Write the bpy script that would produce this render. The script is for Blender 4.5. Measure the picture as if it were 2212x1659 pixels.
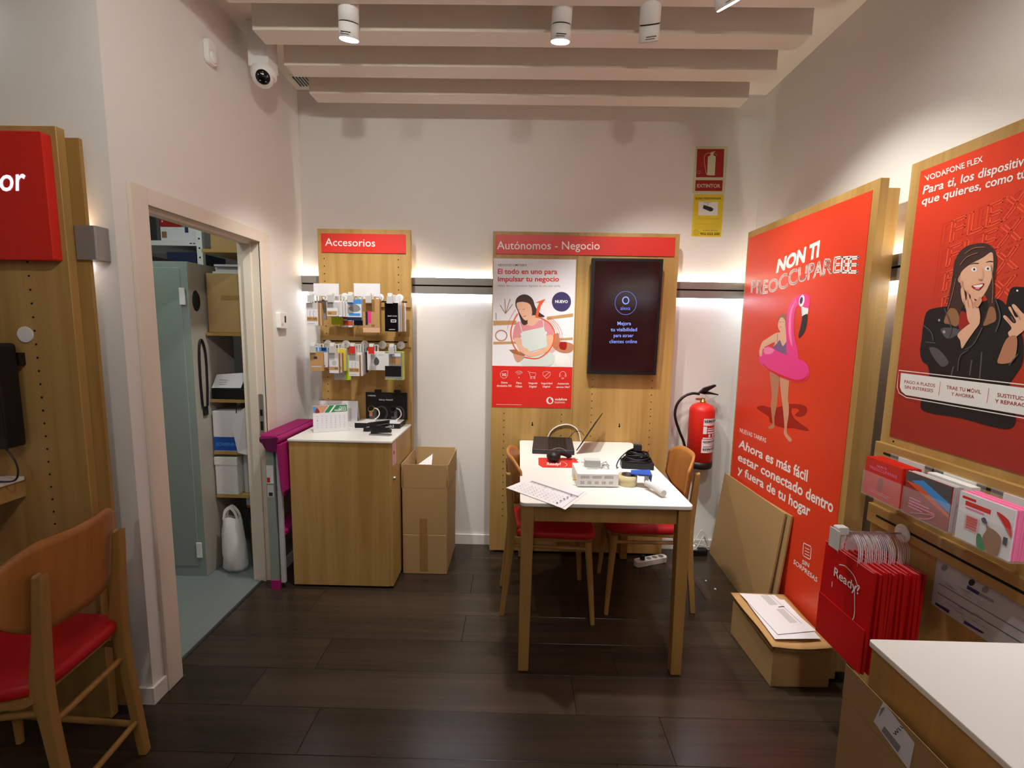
import bpy, bmesh, math, random
from mathutils import Vector, Matrix
random.seed(7)
for o in list(bpy.data.objects): bpy.data.objects.remove(o)
SC = bpy.context.scene
COL = SC.collection
# ------------------------------------------------------------------ camera
PW, PH = 2212, 1659
FPX, YAW, PIT, ROL, CAMZ = 1003.58, -.0128, -.121, .0177, 1.4511
_c, _s = math.cos(YAW), math.sin(YAW)
_R0 = Vector((_c, -_s, 0)); _F0 = Vector((_s, _c, 0)); _Z = Vector((0, 0, 1))
FWD = _F0*math.cos(PIT) + _Z*math.sin(PIT)
_U0 = -_F0*math.sin(PIT) + _Z*math.cos(PIT)
RGT = _R0*math.cos(ROL) + _U0*math.sin(ROL)
UPV = _U0*math.cos(ROL) - _R0*math.sin(ROL)
CAM = Vector((0, 0, CAMZ))
cd = bpy.data.cameras.new('camera'); cam = bpy.data.objects.new('camera', cd); COL.objects.link(cam)
cd.sensor_fit = 'HORIZONTAL'; cd.sensor_width = 36; cd.lens = FPX/PW*36; cd.clip_start = .02
M3 = Matrix((RGT, UPV, -FWD)).transposed()
cam.matrix_world = Matrix.Translation(CAM) @ M3.to_4x4()
SC.camera = cam
def ray(u, v): return FWD + RGT*((u-PW/2)/FPX) - UPV*((v-PH/2)/FPX)
def on(ax, val, u, v):
    r = ray(u, v); i = 'xyz'.index(ax)
    return CAM + r*((val-CAM[i])/r[i])
# ------------------------------------------------------------------ world, exposure
w = bpy.data.worlds.new('world'); SC.world = w; w.use_nodes = True
w.node_tree.nodes['Background'].inputs[0].default_value = (.9, .85, .8, 1)
w.node_tree.nodes['Background'].inputs[1].default_value = .05
SC.view_settings.view_transform = 'Standard'; SC.view_settings.look = 'None'
SC.view_settings.gamma = 1; SC.view_settings.use_curve_mapping = False
SC.view_settings.exposure = 0.36
# ------------------------------------------------------------------ lights
def spot(loc, aim, watts, angle=70, blend=.6, col=(1, .98, .915), rad=.035):
    l = bpy.data.lights.new('spot_lamp', 'SPOT'); l.energy = watts; l.color = col
    l.spot_size = math.radians(angle); l.spot_blend = blend; l.shadow_soft_size = rad
    o = bpy.data.objects.new('spot_lamp', l); COL.objects.link(o); o.location = loc
    o.rotation_euler = (Vector(aim)-Vector(loc)).to_track_quat('-Z', 'Y').to_euler(); return o
def area(loc, aim, watts, sx, sy, col):
    l = bpy.data.lights.new('area_lamp', 'AREA'); l.energy = watts; l.color = col
    l.shape = 'RECTANGLE'; l.size = sx; l.size_y = sy
    o = bpy.data.objects.new('area_lamp', l); COL.objects.link(o); o.location = loc
    o.rotation_euler = (Vector(aim)-Vector(loc)).to_track_quat('-Z', 'Y').to_euler(); return o
# the shop's track spots in view (heads are built further down), then added fill spots
SPOTS = [  # lens position, aim point, watts, cone
    ((-.712, 2.05, 2.585), (-.98, 2.72, .9), 52, 80),
    ((.144, 2.05, 2.585), (.36, 2.42, .7), 84, 74),
    ((.50, 2.05, 2.59), (1.10, 2.85, .9), 34, 84),
    ((.705, 1.79, 2.56), (1.40, 1.95, 1.1), 36, 90),
]
for a in SPOTS: spot(*a, .7)
for a in [((-.75, .75, 2.60), (-.95, 2.98, 1.8), 9, 90), ((.35, .75, 2.60), (.4, 2.98, 1.7), 11, 90),  # unseen fill spots, added to brighten the walls and the room
          ((.75, .75, 2.60), (1.42, 1.3, 1.7), 24, 100), ((-.2, .5, 2.6), (-1.37, 2.1, 2.2), 29, 110),
          ((.7, .45, 2.6), (1.05, .7, .8), 26, 90), ((-.8, -.6, 2.6), (-1.2, .9, .3), 6, 130),
          ((-.3, -1.4, 2.6), (-.3, -.8, 0), 26, 150)]: spot(*a, .9)
area((-1.95, 1.95, 2.5), (-1.95, 1.95, 0), 5.0, .3, .9, (.84, 1, .95))     # stock-room ceiling tube

# ------------------------------------------------------------------ materials
def lin(c):
    return tuple(((x/255)/12.92 if x/255 <= .04045 else ((x/255+.055)/1.055)**2.4) for x in c)
MATS = {}
def mat(name, rgb=None, rough=.5, metal=0, spec=.5, emit=0, alpha=1, trans=0, bump=0, bscale=80, var=0, vscale=4, ior=1.45, coat=0):
    if name in MATS: return MATS[name]
    m = bpy.data.materials.new(name); m.use_nodes = True; nt = m.node_tree; b = nt.nodes['Principled BSDF']
    c = lin(rgb)+(1,)
    b.inputs['Base Color'].default_value = c; b.inputs['Roughness'].default_value = rough
    b.inputs['Metallic'].default_value = metal; b.inputs['Specular IOR Level'].default_value = spec
    b.inputs['IOR'].default_value = ior; b.inputs['Transmission Weight'].default_value = trans
    b.inputs['Alpha'].default_value = alpha; b.inputs['Coat Weight'].default_value = coat
    if emit: b.inputs['Emission Color'].default_value = c; b.inputs['Emission Strength'].default_value = emit
    if bump or var:
        tc = nt.nodes.new('ShaderNodeTexCoord')
        if var:
            n = nt.nodes.new('ShaderNodeTexNoise'); n.inputs['Scale'].default_value = vscale; n.inputs['Detail'].default_value = 5
            nt.links.new(tc.outputs['Object'], n.inputs['Vector'])
            mx = nt.nodes.new('ShaderNodeMix'); mx.data_type = 'RGBA'
            mx.inputs[6].default_value = tuple(x*(1-var) for x in c[:3])+(1,)
            mx.inputs[7].default_value = tuple(min(1, x*(1+var)) for x in c[:3])+(1,)
            nt.links.new(n.outputs['Fac'], mx.inputs[0]); nt.links.new(mx.outputs[2], b.inputs['Base Color'])
        if bump:
            n2 = nt.nodes.new('ShaderNodeTexNoise'); n2.inputs['Scale'].default_value = bscale; n2.inputs['Detail'].default_value = 4
            nt.links.new(tc.outputs['Object'], n2.inputs['Vector'])
            bp = nt.nodes.new('ShaderNodeBump'); bp.inputs['Strength'].default_value = bump; bp.inputs['Distance'].default_value = .004
            nt.links.new(n2.outputs['Fac'], bp.inputs['Height']); nt.links.new(bp.outputs['Normal'], b.inputs['Normal'])
    MATS[name] = m; return m
def wood(name, dark, light, axis='z', rough=.45, fine=26, stretch=22, contrast=1.0, rnd=.5, spec=.4):
    m = bpy.data.materials.new(name); m.use_nodes = True; nt = m.node_tree; b = nt.nodes['Principled BSDF']; L = nt.links.new
    tc = nt.nodes.new('ShaderNodeTexCoord'); oi = nt.nodes.new('ShaderNodeObjectInfo')
    add = nt.nodes.new('ShaderNodeVectorMath'); add.operation = 'MULTIPLY_ADD'
    cmb = nt.nodes.new('ShaderNodeCombineXYZ')
    for i in range(3): L(oi.outputs['Random'], cmb.inputs[i])
    add.inputs[1].default_value = (7, 7, 7); L(cmb.outputs[0], add.inputs[0]); L(tc.outputs['Object'], add.inputs[2])
    mp = nt.nodes.new('ShaderNodeMapping'); sc = [fine]*3; sc['xyz'.index(axis)] = fine/stretch
    mp.inputs['Scale'].default_value = sc; L(add.outputs[0], mp.inputs['Vector'])
    n1 = nt.nodes.new('ShaderNodeTexNoise'); n1.inputs['Scale'].default_value = 1; n1.inputs['Detail'].default_value = 7; n1.inputs['Roughness'].default_value = .62
    n1.inputs['Distortion'].default_value = .5; L(mp.outputs[0], n1.inputs['Vector'])
    mp2 = nt.nodes.new('ShaderNodeMapping'); sc2 = [fine*.22]*3; sc2['xyz'.index(axis)] = fine*.22/stretch
    mp2.inputs['Scale'].default_value = sc2; L(add.outputs[0], mp2.inputs['Vector'])
    n2 = nt.nodes.new('ShaderNodeTexNoise'); n2.inputs['Scale'].default_value = 1; n2.inputs['Detail'].default_value = 3; L(mp2.outputs[0], n2.inputs['Vector'])
    mm = nt.nodes.new('ShaderNodeMath'); mm.operation = 'ADD'; L(n1.outputs['Fac'], mm.inputs[0]); L(n2.outputs['Fac'], mm.inputs[1])
    rp = nt.nodes.new('ShaderNodeMapRange'); rp.inputs[1].default_value = 1-.32/contrast; rp.inputs[2].default_value = 1+.32/contrast
    L(mm.outputs[0], rp.inputs[0])
    mx = nt.nodes.new('ShaderNodeMix'); mx.data_type = 'RGBA'; mx.inputs[6].default_value = lin(dark)+(1,); mx.inputs[7].default_value = lin(light)+(1,)
    L(rp.outputs[0], mx.inputs[0])
    hv = nt.nodes.new('ShaderNodeHueSaturation'); vr = nt.nodes.new('ShaderNodeMapRange')
    vr.inputs[3].default_value = 1-rnd*.3; vr.inputs[4].default_value = 1+rnd*.3; L(oi.outputs['Random'], vr.inputs[0]); L(vr.outputs[0], hv.inputs['Value'])
    L(mx.outputs[2], hv.inputs['Color']); L(hv.outputs[0], b.inputs['Base Color'])
    b.inputs['Roughness'].default_value = rough; b.inputs['Specular IOR Level'].default_value = spec
    bp = nt.nodes.new('ShaderNodeBump'); bp.inputs['Strength'].default_value = .06; bp.inputs['Distance'].default_value = .002
    L(n1.outputs['Fac'], bp.inputs['Height']); L(bp.outputs[0], b.inputs['Normal'])
    MATS[name] = m; return m
wood('oak', (162, 124, 64), (190, 153, 92), 'z', rnd=.12, contrast=1.25)
wood('oak_x', (162, 124, 64), (190, 153, 92), 'x', rnd=.12)
wood('oak_y', (162, 124, 64), (190, 153, 92), 'y', rnd=.12)
wood('beech', (160, 98, 44), (188, 128, 66), 'z', rnd=.15, stretch=14)
wood('chair_oak', (150, 110, 54), (176, 136, 76), 'z', rnd=.15, stretch=14)
wood('laminate', (38, 30, 23), (70, 56, 44), 'x', rough=.26, fine=30, stretch=26, rnd=.8, contrast=.8, spec=.5)
W_ = mat('wall_paint', (226, 221, 216), .75, bump=.12, bscale=160)
mat('ceil_paint', (224, 214, 200), .8); mat('trim_white', (228, 220, 212), .45, var=.04)
mat('frame_paint', (222, 208, 192), .5, var=.05)
mat('white', (236, 234, 230), .4); mat('white_matte', (232, 230, 226), .7); mat('white_top', (238, 234, 228), .32)
mat('paper', (228, 224, 228), .7); mat('paper_grey', (196, 190, 192), .75)
mat('red', (214, 38, 26), .45); mat('red_sign', (214, 52, 44), .38); mat('red_poster', (222, 62, 32), .36)
mat('red_dark', (158, 26, 18), .4); mat('red_seat', (190, 16, 26), .5, bump=.05, bscale=300); mat('red_bag', (196, 18, 20), .42)
mat('black', (18, 17, 18), .45); mat('black_gloss', (12, 11, 13), .12); mat('dark', (46, 42, 44), .5); mat('void', (8, 6, 5), .9)
mat('alu', (146, 142, 138), .42, .35); mat('alu_dark', (70, 66, 66), .5, .4); mat('steel', (190, 188, 184), .3, .9); mat('brass', (196, 160, 84), .3, .9)
mat('cardboard', (168, 134, 88), .8, var=.06, vscale=7); mat('cardboard_in', (192, 160, 112), .85); mat('tape', (150, 112, 64), .3)
mat('kraft', (190, 146, 94), .8); mat('grey', (140, 138, 138), .6); mat('grey_light', (196, 194, 192), .6); mat('grey_dark', (84, 82, 84), .6)
mat('magenta', (170, 30, 112), .5); mat('magenta_dark', (92, 16, 66), .5); mat('blue', (36, 82, 176), .45); mat('navy', (30, 40, 78), .5); mat('sky', (66, 146, 220), .5)
mat('green', (44, 132, 74), .5); mat('lime', (190, 214, 40), .5); mat('yellow', (226, 200, 48), .5); mat('orange', (226, 92, 44), .5)
mat('teal_metal', (140, 152, 146), .5); mat('beige_metal', (176, 168, 156), .55); mat('vinyl', (122, 132, 128), .55, var=.05)
mat('pink', (236, 62, 140), .4); mat('pink_light', (246, 130, 176), .4); mat('pink_shirt', (214, 138, 146), .6); mat('apron', (206, 216, 210), .6); mat('pink_paper', (226, 176, 180), .7)
mat('skin', (226, 176, 146), .5); mat('skin2', (206, 150, 118), .5); mat('skin3', (184, 124, 92), .5); mat('hair', (62, 38, 34), .5); mat('hair_light', (150, 104, 70), .5)
mat('purple', (128, 92, 138), .5); mat('indigo', (56, 48, 96), .5)
mat('acrylic', (235, 240, 240), .05, alpha=.10, spec=.6); mat('poly', (225, 228, 230), .35, alpha=.5)
mat('led_cool', (226, 236, 255), emit=15); mat('led_warm', (255, 244, 226), emit=26)
mat('lens_on', (255, 240, 250), emit=8); mat('sign_on', (190, 220, 255), emit=2.2)
mat('photolum', (206, 204, 168), .5)
mat('tv_screen', (38, 4, 6), .14, spec=.6); mat('tv_blue', (120, 150, 240), emit=.42); mat('tv_blue2', (92, 120, 210), emit=.35)
mat('tape_roll', (204, 190, 148), .25)

# ------------------------------------------------------------------ geometry collector
class G:
    def __init__(s): s.v = []; s.f = []; s.m = []; s.mats = []; s.sm = []
    def mi(s, name):
        if name not in s.mats: s.mats.append(name)
        return s.mats.index(name)
    def add(s, vs, fs, m, smooth=False):
        k = len(s.v); s.v += [tuple(p) for p in vs]; i = s.mi(m)
        for f in fs: s.f.append([k+j for j in f]); s.m.append(i); s.sm.append(smooth)
        return s
    def box(s, x0, x1, y0, y1, z0, z1, m, M=None):
        vs = [Vector((x, y, z)) for x in (x0, x1) for y in (y0, y1) for z in (z0, z1)]
        if M is not None: vs = [M @ p for p in vs]
        return s.add(vs, [(0, 1, 3, 2), (4, 6, 7, 5), (0, 4, 5, 1), (2, 3, 7, 6), (0, 2, 6, 4), (1, 5, 7, 3)], m)
    def cbox(s, c, d, m, M=None):
        return s.box(c[0]-d[0]/2, c[0]+d[0]/2, c[1]-d[1]/2, c[1]+d[1]/2, c[2]-d[2]/2, c[2]+d[2]/2, m, M)
    def rbox(s, x0, x1, y0, y1, z0, z1, m, r=.01, axis='z', n=4, M=None):
        """box with rounded corners around an axis"""
        if axis == 'z': a0, a1, b0, b1, c0, c1 = x0, x1, y0, y1, z0, z1; f = lambda a, b, c: (a, b, c)
        elif axis == 'y': a0, a1, b0, b1, c0, c1 = x0, x1, z0, z1, y0, y1; f = lambda a, b, c: (a, c, b)
        else: a0, a1, b0, b1, c0, c1 = y0, y1, z0, z1, x0, x1; f = lambda a, b, c: (c, a, b)
        pts = []
        for cx, cy, t0 in ((a1-r, b0+r, -90), (a1-r, b1-r, 0), (a0+r, b1-r, 90), (a0+r, b0+r, 180)):
            for k in range(n+1):
                t = math.radians(t0+90*k/n); pts.append((cx+r*math.cos(t), cy+r*math.sin(t)))
        N = len(pts); vs = [Vector(f(a, b, c0)) for a, b in pts]+[Vector(f(a, b, c1)) for a, b in pts]
        if M is not None: vs = [M @ p for p in vs]
        return s.add(vs, [tuple(range(N))[::-1], tuple(range(N, 2*N))]+[(i, (i+1) % N, N+(i+1) % N, N+i) for i in range(N)], m)
    def prism(s, pts, d, m, smooth=False):
        """extrude a 3-D polygon by vector d"""
        d = Vector(d); N = len(pts); a = [Vector(p) for p in pts]
        return s.add(a+[p+d for p in a], [tuple(range(N))[::-1], tuple(range(N, 2*N))]+[(i, (i+1) % N, N+(i+1) % N, N+i) for i in range(N)], m)
    def poly(s, pts, m): return s.add(pts, [tuple(range(len(pts)))], m)
    def lathe(s, prof, m, c=(0, 0, 0), ax='z', n=24, M=None, cap=True):
        vs = []; fs = []
        for r, h in prof:
            for k in range(n):
                t = 2*math.pi*k/n; a, b = r*math.cos(t), r*math.sin(t)
                p = {'z': (a, b, h), 'y': (a, h, b), 'x': (h, a, b)}[ax]
                p = Vector(p)+Vector(c); vs.append(M @ p if M is not None else p)
        R = len(prof)
        for i in range(R-1):
            for k in range(n): fs.append((i*n+k, i*n+(k+1) % n, (i+1)*n+(k+1) % n, (i+1)*n+k))
        s.add(vs, fs, m, True)
        if cap:
            s.add(vs[:n], [tuple(range(n))], m); s.add(vs[-n:], [tuple(range(n))], m)
        return s
    def tube(s, path, r, m, n=8, closed=False, M=None, rr=None):
        P = [Vector(p) for p in path]; N = len(P); vs = []; fs = []; up = Vector((0, 0, 1)); prev = None
        for i in range(N):
            t = (P[(i+1) % N]-P[i-1]) if closed else (P[min(i+1, N-1)]-P[max(i-1, 0)])
            t.normalize()
            if prev is None:
                a = t.cross(up)
                if a.length < .05: a = t.cross(Vector((1, 0, 0)))
            else: a = prev-t*prev.dot(t)
            a.normalize(); prev = a; b = t.cross(a); q = rr[i] if rr else r
            for k in range(n):
                th = 2*math.pi*k/n; p = P[i]+a*q*math.cos(th)+b*q*math.sin(th); vs.append(M @ p if M is not None else p)
        for i in range(N if closed else N-1):
            j = (i+1) % N
            for k in range(n): fs.append((i*n+k, i*n+(k+1) % n, j*n+(k+1) % n, j*n+k))
        s.add(vs, fs, m, True)
        if not closed: s.add(vs[:n], [tuple(range(n))[::-1]], m); s.add(vs[-n:], [tuple(range(n))], m)
        return s
    def ellipsoid(s, c, r, m, nu=16, nv=10, M=None):
        vs = []; fs = []
        for i in range(nv+1):
            ph = math.pi*i/nv-math.pi/2
            for k in range(nu):
                t = 2*math.pi*k/nu; p = Vector((c[0]+r[0]*math.cos(ph)*math.cos(t), c[1]+r[1]*math.cos(ph)*math.sin(t), c[2]+r[2]*math.sin(ph)))
                vs.append(M @ p if M is not None else p)
        for i in range(nv):
            for k in range(nu): fs.append((i*nu+k, i*nu+(k+1) % nu, (i+1)*nu+(k+1) % nu, (i+1)*nu+k))
        return s.add(vs, fs, m, True)
    def build(s, name, parent=None, bevel=0, local=False, kind=None, seg=2, label=None):
        me = bpy.data.meshes.new(name); off = Vector((0, 0, 0))
        if parent is not None and not local:
            q = parent
            while q is not None: off += q.location; q = q.parent
        me.from_pydata([tuple(Vector(p)-off) for p in s.v], [], s.f)
        for n_ in s.mats: me.materials.append(MATS[n_])
        for p, i, sm in zip(me.polygons, s.m, s.sm): p.material_index = i; p.use_smooth = sm
        bm = bmesh.new(); bm.from_mesh(me)
        if not isinstance(s, Flat): bmesh.ops.recalc_face_normals(bm, faces=bm.faces)
        if bevel:
            bmesh.ops.remove_doubles(bm, verts=bm.verts, dist=1e-6)
            es = [e for e in bm.edges if len(e.link_faces) == 2 and e.calc_face_angle(0) > .6]
            bmesh.ops.bevel(bm, geom=es, offset=bevel, segments=seg, affect='EDGES', profile=.6)
        bm.to_mesh(me); bm.free(); me.update()
        o = bpy.data.objects.new(name, me); COL.objects.link(o); o.parent = parent
        if kind: o['kind'] = kind
        if label: o['label'] = label
        return o
def catmull(pts, closed=True, n=6):
    P = [Vector(p) for p in pts]; N = len(P); out = []
    for i in range(N if closed else N-1):
        p0, p1, p2, p3 = (P[(i-1) % N], P[i], P[(i+1) % N], P[(i+2) % N]) if closed else (P[max(i-1, 0)], P[i], P[i+1], P[min(i+2, N-1)])
        for k in range(n):
            t = k/n; out.append(.5*((2*p1)+(p2-p0)*t+(2*p0-5*p1+4*p2-p3)*t*t+(3*p1-p0-3*p2+p3)*t**3))
    if not closed: out.append(P[-1])
    return out
def tag(o, label, cat, group=None):
    o['label'] = label; o['category'] = cat
    if group: o['group'] = group
    return o
def thing(name, label, cat, loc=(0, 0, 0), rz=0, group=None):
    o = bpy.data.objects.new(name, None); COL.objects.link(o); o.empty_display_size = .05
    o.location = loc; o.rotation_euler = (0, 0, rz); return tag(o, label, cat, group)
def struct(o): o['kind'] = 'structure'; return o
def copy_tree(o, parent=None):
    c = o.copy(); COL.objects.link(c); c.parent = parent
    for ch in [x for x in bpy.data.objects if x.parent == o]: copy_tree(ch, c)
    return c
# ------------------------------------------------------------------ text and flat print
_txt = {}
def text_mesh(s, bold=0, outline=0):
    """(verts2d, faces, width, cap height) of a string in the built-in font, unit size"""
    key = (s, bold, outline)
    if key in _txt: return _txt[key]
    cu = bpy.data.curves.new('t', 'FONT'); cu.body = s; cu.size = 1; cu.resolution_u = 3
    if bold and not outline: cu.offset = bold
    o = bpy.data.objects.new('t', cu); COL.objects.link(o)
    dg = bpy.context.evaluated_depsgraph_get(); me = bpy.data.meshes.new_from_object(o.evaluated_get(dg))
    v = [(p.co.x, p.co.y) for p in me.vertices]; f = [tuple(p.vertices) for p in me.polygons]
    bpy.data.objects.remove(o); bpy.data.curves.remove(cu); bpy.data.meshes.remove(me)
    if outline:                                  # ribbon along every boundary edge of the letters
        cnt = {}
        for q in f:
            for i in range(len(q)):
                e = tuple(sorted((q[i], q[(i+1) % len(q)]))); cnt[e] = cnt.get(e, 0)+1
        nv, nf = [], []
        for (i, j), n in cnt.items():
            if n != 1: continue
            a, b = Vector(v[i]), Vector(v[j]); d = b-a
            if d.length < 1e-6: continue
            d.normalize(); p = Vector((-d.y, d.x))*outline; d = d*outline*.8; k = len(nv)
            nv += [tuple(a-d+p), tuple(b+d+p), tuple(b+d-p), tuple(a-d-p)]; nf.append((k, k+1, k+2, k+3))
        v, f = nv, nf
    xs = [p[0] for p in v] or [0, 1]
    x0, x1 = min(xs), max(xs)
    v = [(p[0]-x0, p[1]) for p in v]
    _txt[key] = (v, f, x1-x0); return _txt[key]
CAPH = .72
def lines(F, t, name, rows, m, bold, **kw):
    """one part per line of print"""
    for r in rows:
        q = Flat(F.O, F.U, F.V, F.N, .0003); q.px = F.px; q.text_px(*r, m, bold, **kw); q.build(name, t)
class Flat(G):
    """flat print on a plane: O origin, U right, V up, N out of the surface"""
    def __init__(s, O, U, V, N=None, base=.0004, step=.00006):
        super().__init__(); s.O = Vector(O); s.U = Vector(U).normalized(); s.V = Vector(V).normalized()
        s.N = Vector(N).normalized() if N is not None else s.U.cross(s.V); s.lay = base; s.step = step
        s.px = None
    def uv(s, p): d = Vector(p)-s.O; return (d.dot(s.U), d.dot(s.V))
    def from_px(s, u, v):
        r = ray(u, v); t = (s.O-CAM).dot(s.N)/r.dot(s.N); return s.uv(CAM+r*t)
    def zoom(s, x0, y0, k): s.px = (x0, y0, k); return s
    def cv(s, pts):
        if s.px is None: return [tuple(p[:2]) for p in pts]
        x0, y0, k = s.px; return [s.from_px(x0+p[0]/k, y0+p[1]/k) for p in pts]
    def at(s, a, b, lay=None): return s.O+s.U*a+s.V*b+s.N*(s.lay if lay is None else lay)
    def shape(s, pts, m, smooth=False, raw=False):
        q = pts if raw else s.cv(pts)
        if smooth: q = [(p.x, p.y) for p in catmull([(a, b, 0) for a, b in q])]
        s.lay += s.step; return s.poly([s.at(a, b) for a, b in q], m)
    def blob(s, pts, m): return s.shape(pts, m, True)
    def rect(s, a0, b0, a1, b1, m): return s.shape([(a0, b0), (a1, b0), (a1, b1), (a0, b1)], m)
    def stroke(s, pts, w, m, closed=False, smooth=False, new=True):
        q = [Vector((a, b, 0)) for a, b in s.cv(pts)]
        if smooth: q = catmull(q, closed)
        if new: s.lay += s.step
        N = len(q); L = []; R = []
        for i in range(N):
            t = (q[(i+1) % N]-q[i-1]) if closed else (q[min(i+1, N-1)]-q[max(i-1, 0)])
            if t.length < 1e-9: t = Vector((1, 0, 0))
            t.normalize(); n = Vector((-t.y, t.x, 0))*w/2; L.append(q[i]+n); R.append(q[i]-n)
        k = N if closed else N-1
        return s.add([s.at(p.x, p.y) for p in L+R], [(i, (i+1) % N, N+(i+1) % N, N+i) for i in range(k)], m)
    def ell(s, c, r, m, rot=0, n=28, raw=False):
        cr, sr = math.cos(math.radians(rot)), math.sin(math.radians(rot)); pts = []
        for k in range(n):
            t = 2*math.pi*k/n; a, b = r[0]*math.cos(t), r[1]*math.sin(t); pts.append((c[0]+a*cr-b*sr, c[1]+a*sr+b*cr))
        return s.shape(pts, m, raw=raw)
    def ring(s, c, r, w, m, a0=0, a1=360, n=32):
        pts = [(c[0]+r[0]*math.cos(math.radians(a0+(a1-a0)*k/n)), c[1]+r[1]*math.sin(math.radians(a0+(a1-a0)*k/n))) for k in range(n if a1-a0 >= 360 else n+1)]
        return s.stroke(pts, w, m, closed=(a1-a0 >= 360))
    def text(s, body, x, y, size, m, bold=.012, align='L', width=None):
        """plane units: baseline left (x, y), cap height = size*CAPH"""
        v, f, w = text_mesh(body, bold); kx = size if width is None else width/w
        if align == 'C': x -= w*kx/2
        if align == 'R': x -= w*kx
        s.lay += s.step
        return s.add([s.at(x+a*kx, y+b*size) for a, b in v], f, m)
    def text_px(s, body, bl, br, tl, tr, m, bold=.012, outline=0, ref=None, path=None):
        """baseline and cap-top end points given in photo (zoom) pixels"""
        v, f, w = text_mesh(body, bold, outline)
        if ref: w = text_mesh(ref, bold, outline)[2]
        s.lay += s.step; out = []
        for a, b in v:
            a /= w; b /= CAPH
            if path:
                for (a0, *q0), (a1, *q1) in zip(path, path[1:]):
                    if a <= a1 or a1 == path[-1][0]: break
                t = (a-a0)/(a1-a0); B = [q0[i]+(q1[i]-q0[i])*t for i in range(4)]
                p = (B[0]+(B[2]-B[0])*b, B[1]+(B[3]-B[1])*b)
            else:
                bx = bl[0]+(br[0]-bl[0])*a, bl[1]+(br[1]-bl[1])*a; tx = tl[0]+(tr[0]-tl[0])*a, tl[1]+(tr[1]-tl[1])*a
                p = (bx[0]+(tx[0]-bx[0])*b, bx[1]+(tx[1]-bx[1])*b)
            out.append(s.at(*s.cv([p])[0]))
        return s.add(out, f, m)
# ================================================================== the room
D, XL, XR, ZC, YA = 2.983, -1.37, 1.448, 2.855, 1.60
YF, XFL = -2.2, -3.2
YP, XP = 2.86, 1.314                       # front planes of the wall panels
DY0, DY1, DZ = 1.735, 2.47, 1.87           # door opening
g = G().box(XFL-.1, XR+.1, YF-.1, D+.1, -.08, -.009, 'void'); floor = struct(g.build('floor'))
pm = {}
row0 = YA-.1976*20
r = 0
while True:
    y0 = row0+.1976*r
    if y0 > D-.05: break
    r += 1
    if y0+.19 < YF: continue
    xa = XFL if y0 < YA-.01 else -1.425
    x = xa-random.choice((.1, .3, .5, .7, .9, 1.1)); y1 = min(y0+.1976, D)
    while x < XR:
        a, b = max(x, xa), min(x+1.286, XR); x += 1.286
        if b-a < .03: continue
        k = round(b-a, 3)
        if k not in pm:
            q = G().box(0, k-.0012, 0, y1-y0-.0012, -.009, 0, 'laminate').build('plank', floor, bevel=.0008, local=True, seg=1); pm[k] = q.data; o = q
        else: o = bpy.data.objects.new('plank', pm[k]); COL.objects.link(o); o.parent = floor
        o.location = (a, y0, 0)
struct(G().box(-2.9, -1.425, 1.70, 3.7, -.08, 0, 'vinyl').build('floor_stockroom'))
struct(G().box(-1.435, -1.42, DY0, DY1, -.009, .004, 'alu_dark').build('trim_1'))
# walls
g = G().box(XL-.1, XR+.1, D, D+.1, 0, ZC, 'wall_paint').box(-.63, XR, D-.006, D, .07, 1.605, 'wall_paint'); struct(g.build('wall_back'))
g = G().box(XL-.1, XL, YA, DY0-.02, 0, ZC, 'wall_paint').box(XL-.1, XL, DY1+.02, D, 0, ZC, 'wall_paint').box(XL-.1, XL, DY0-.02, DY1+.02, DZ+.02, ZC, 'wall_paint'); struct(g.build('wall_left'))
struct(G().box(XFL, XL-.1, YA, YA+.1, 0, ZC, 'wall_paint').build('wall_alcove'))
struct(G().box(XR, XR+.1, YF, D, 0, ZC, 'wall_paint').box(XR-.006, XR, YF, D-.01, .07, 1.605, 'wall_paint').build('wall_right'))
struct(G().box(XFL-.1, XFL, YF, YA+.1, 0, ZC, 'wall_paint').build('wall_far_left'))
struct(G().box(XFL-.1, XR+.1, YF-.1, YF, 0, ZC, 'wall_paint').build('wall_front'))
struct(G().box(-3.0, -2.9, 1.70, 3.7, 0, 2.6, 'wall_paint').build('wall_stockroom_left'))
struct(G().box(-3.0, XL-.1, 3.7, 3.8, 0, 2.6, 'wall_paint').build('wall_stockroom_back'))
struct(G().box(XL-.1, XL-.02, D+.1, 3.7, 0, 2.6, 'wall_paint').build('wall_stockroom_right'))
struct(G().box(-3.0, XL-.1, 1.70, 3.8, 2.6, 2.7, 'ceil_paint').build('ceiling_stockroom'))
ceil = struct(G().box(XFL-.1, XR+.1, YF-.1, D+.1, ZC, ZC+.1, 'ceil_paint').build('ceiling'))
bq = None
for k in range(17):
    y0 = 2.667-.27*k
    if y0 < YF+.1: break
    x0 = -1.16 if y0 > 1.5 else -2.9
    if k < 5 and bq is not None: o = bpy.data.objects.new('beam', bq.data); COL.objects.link(o); o.parent = ceil
    else:
        o = G().box(x0, 1.205, 0, .108, 2.69, ZC, 'ceil_paint').build('beam', ceil, bevel=.002, local=True, seg=1)
        if k == 0: bq = o
    o.location.y = y0
# baseboards
BB = .069
struct(G().box(XL, -1.235, D-.012, D, 0, BB, 'trim_white').box(-1.235, XR, D-.018, D-.006, 0, BB, 'trim_white').build('baseboard_back', bevel=.001, seg=1))
struct(G().box(XL, XL+.012, YA-.012, DY0-.078, 0, BB, 'trim_white').box(XL, XL+.012, DY1+.09, D-.012, 0, BB, 'trim_white').build('baseboard_left', bevel=.001, seg=1))
struct(G().box(XFL, XL, YA-.012, YA, 0, BB, 'trim_white').build('baseboard_alcove', bevel=.001, seg=1))
struct(G().box(XR-.018, XR-.006, YF, D-.018, 0, BB, 'trim_white').build('baseboard_right', bevel=.001, seg=1))
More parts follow.
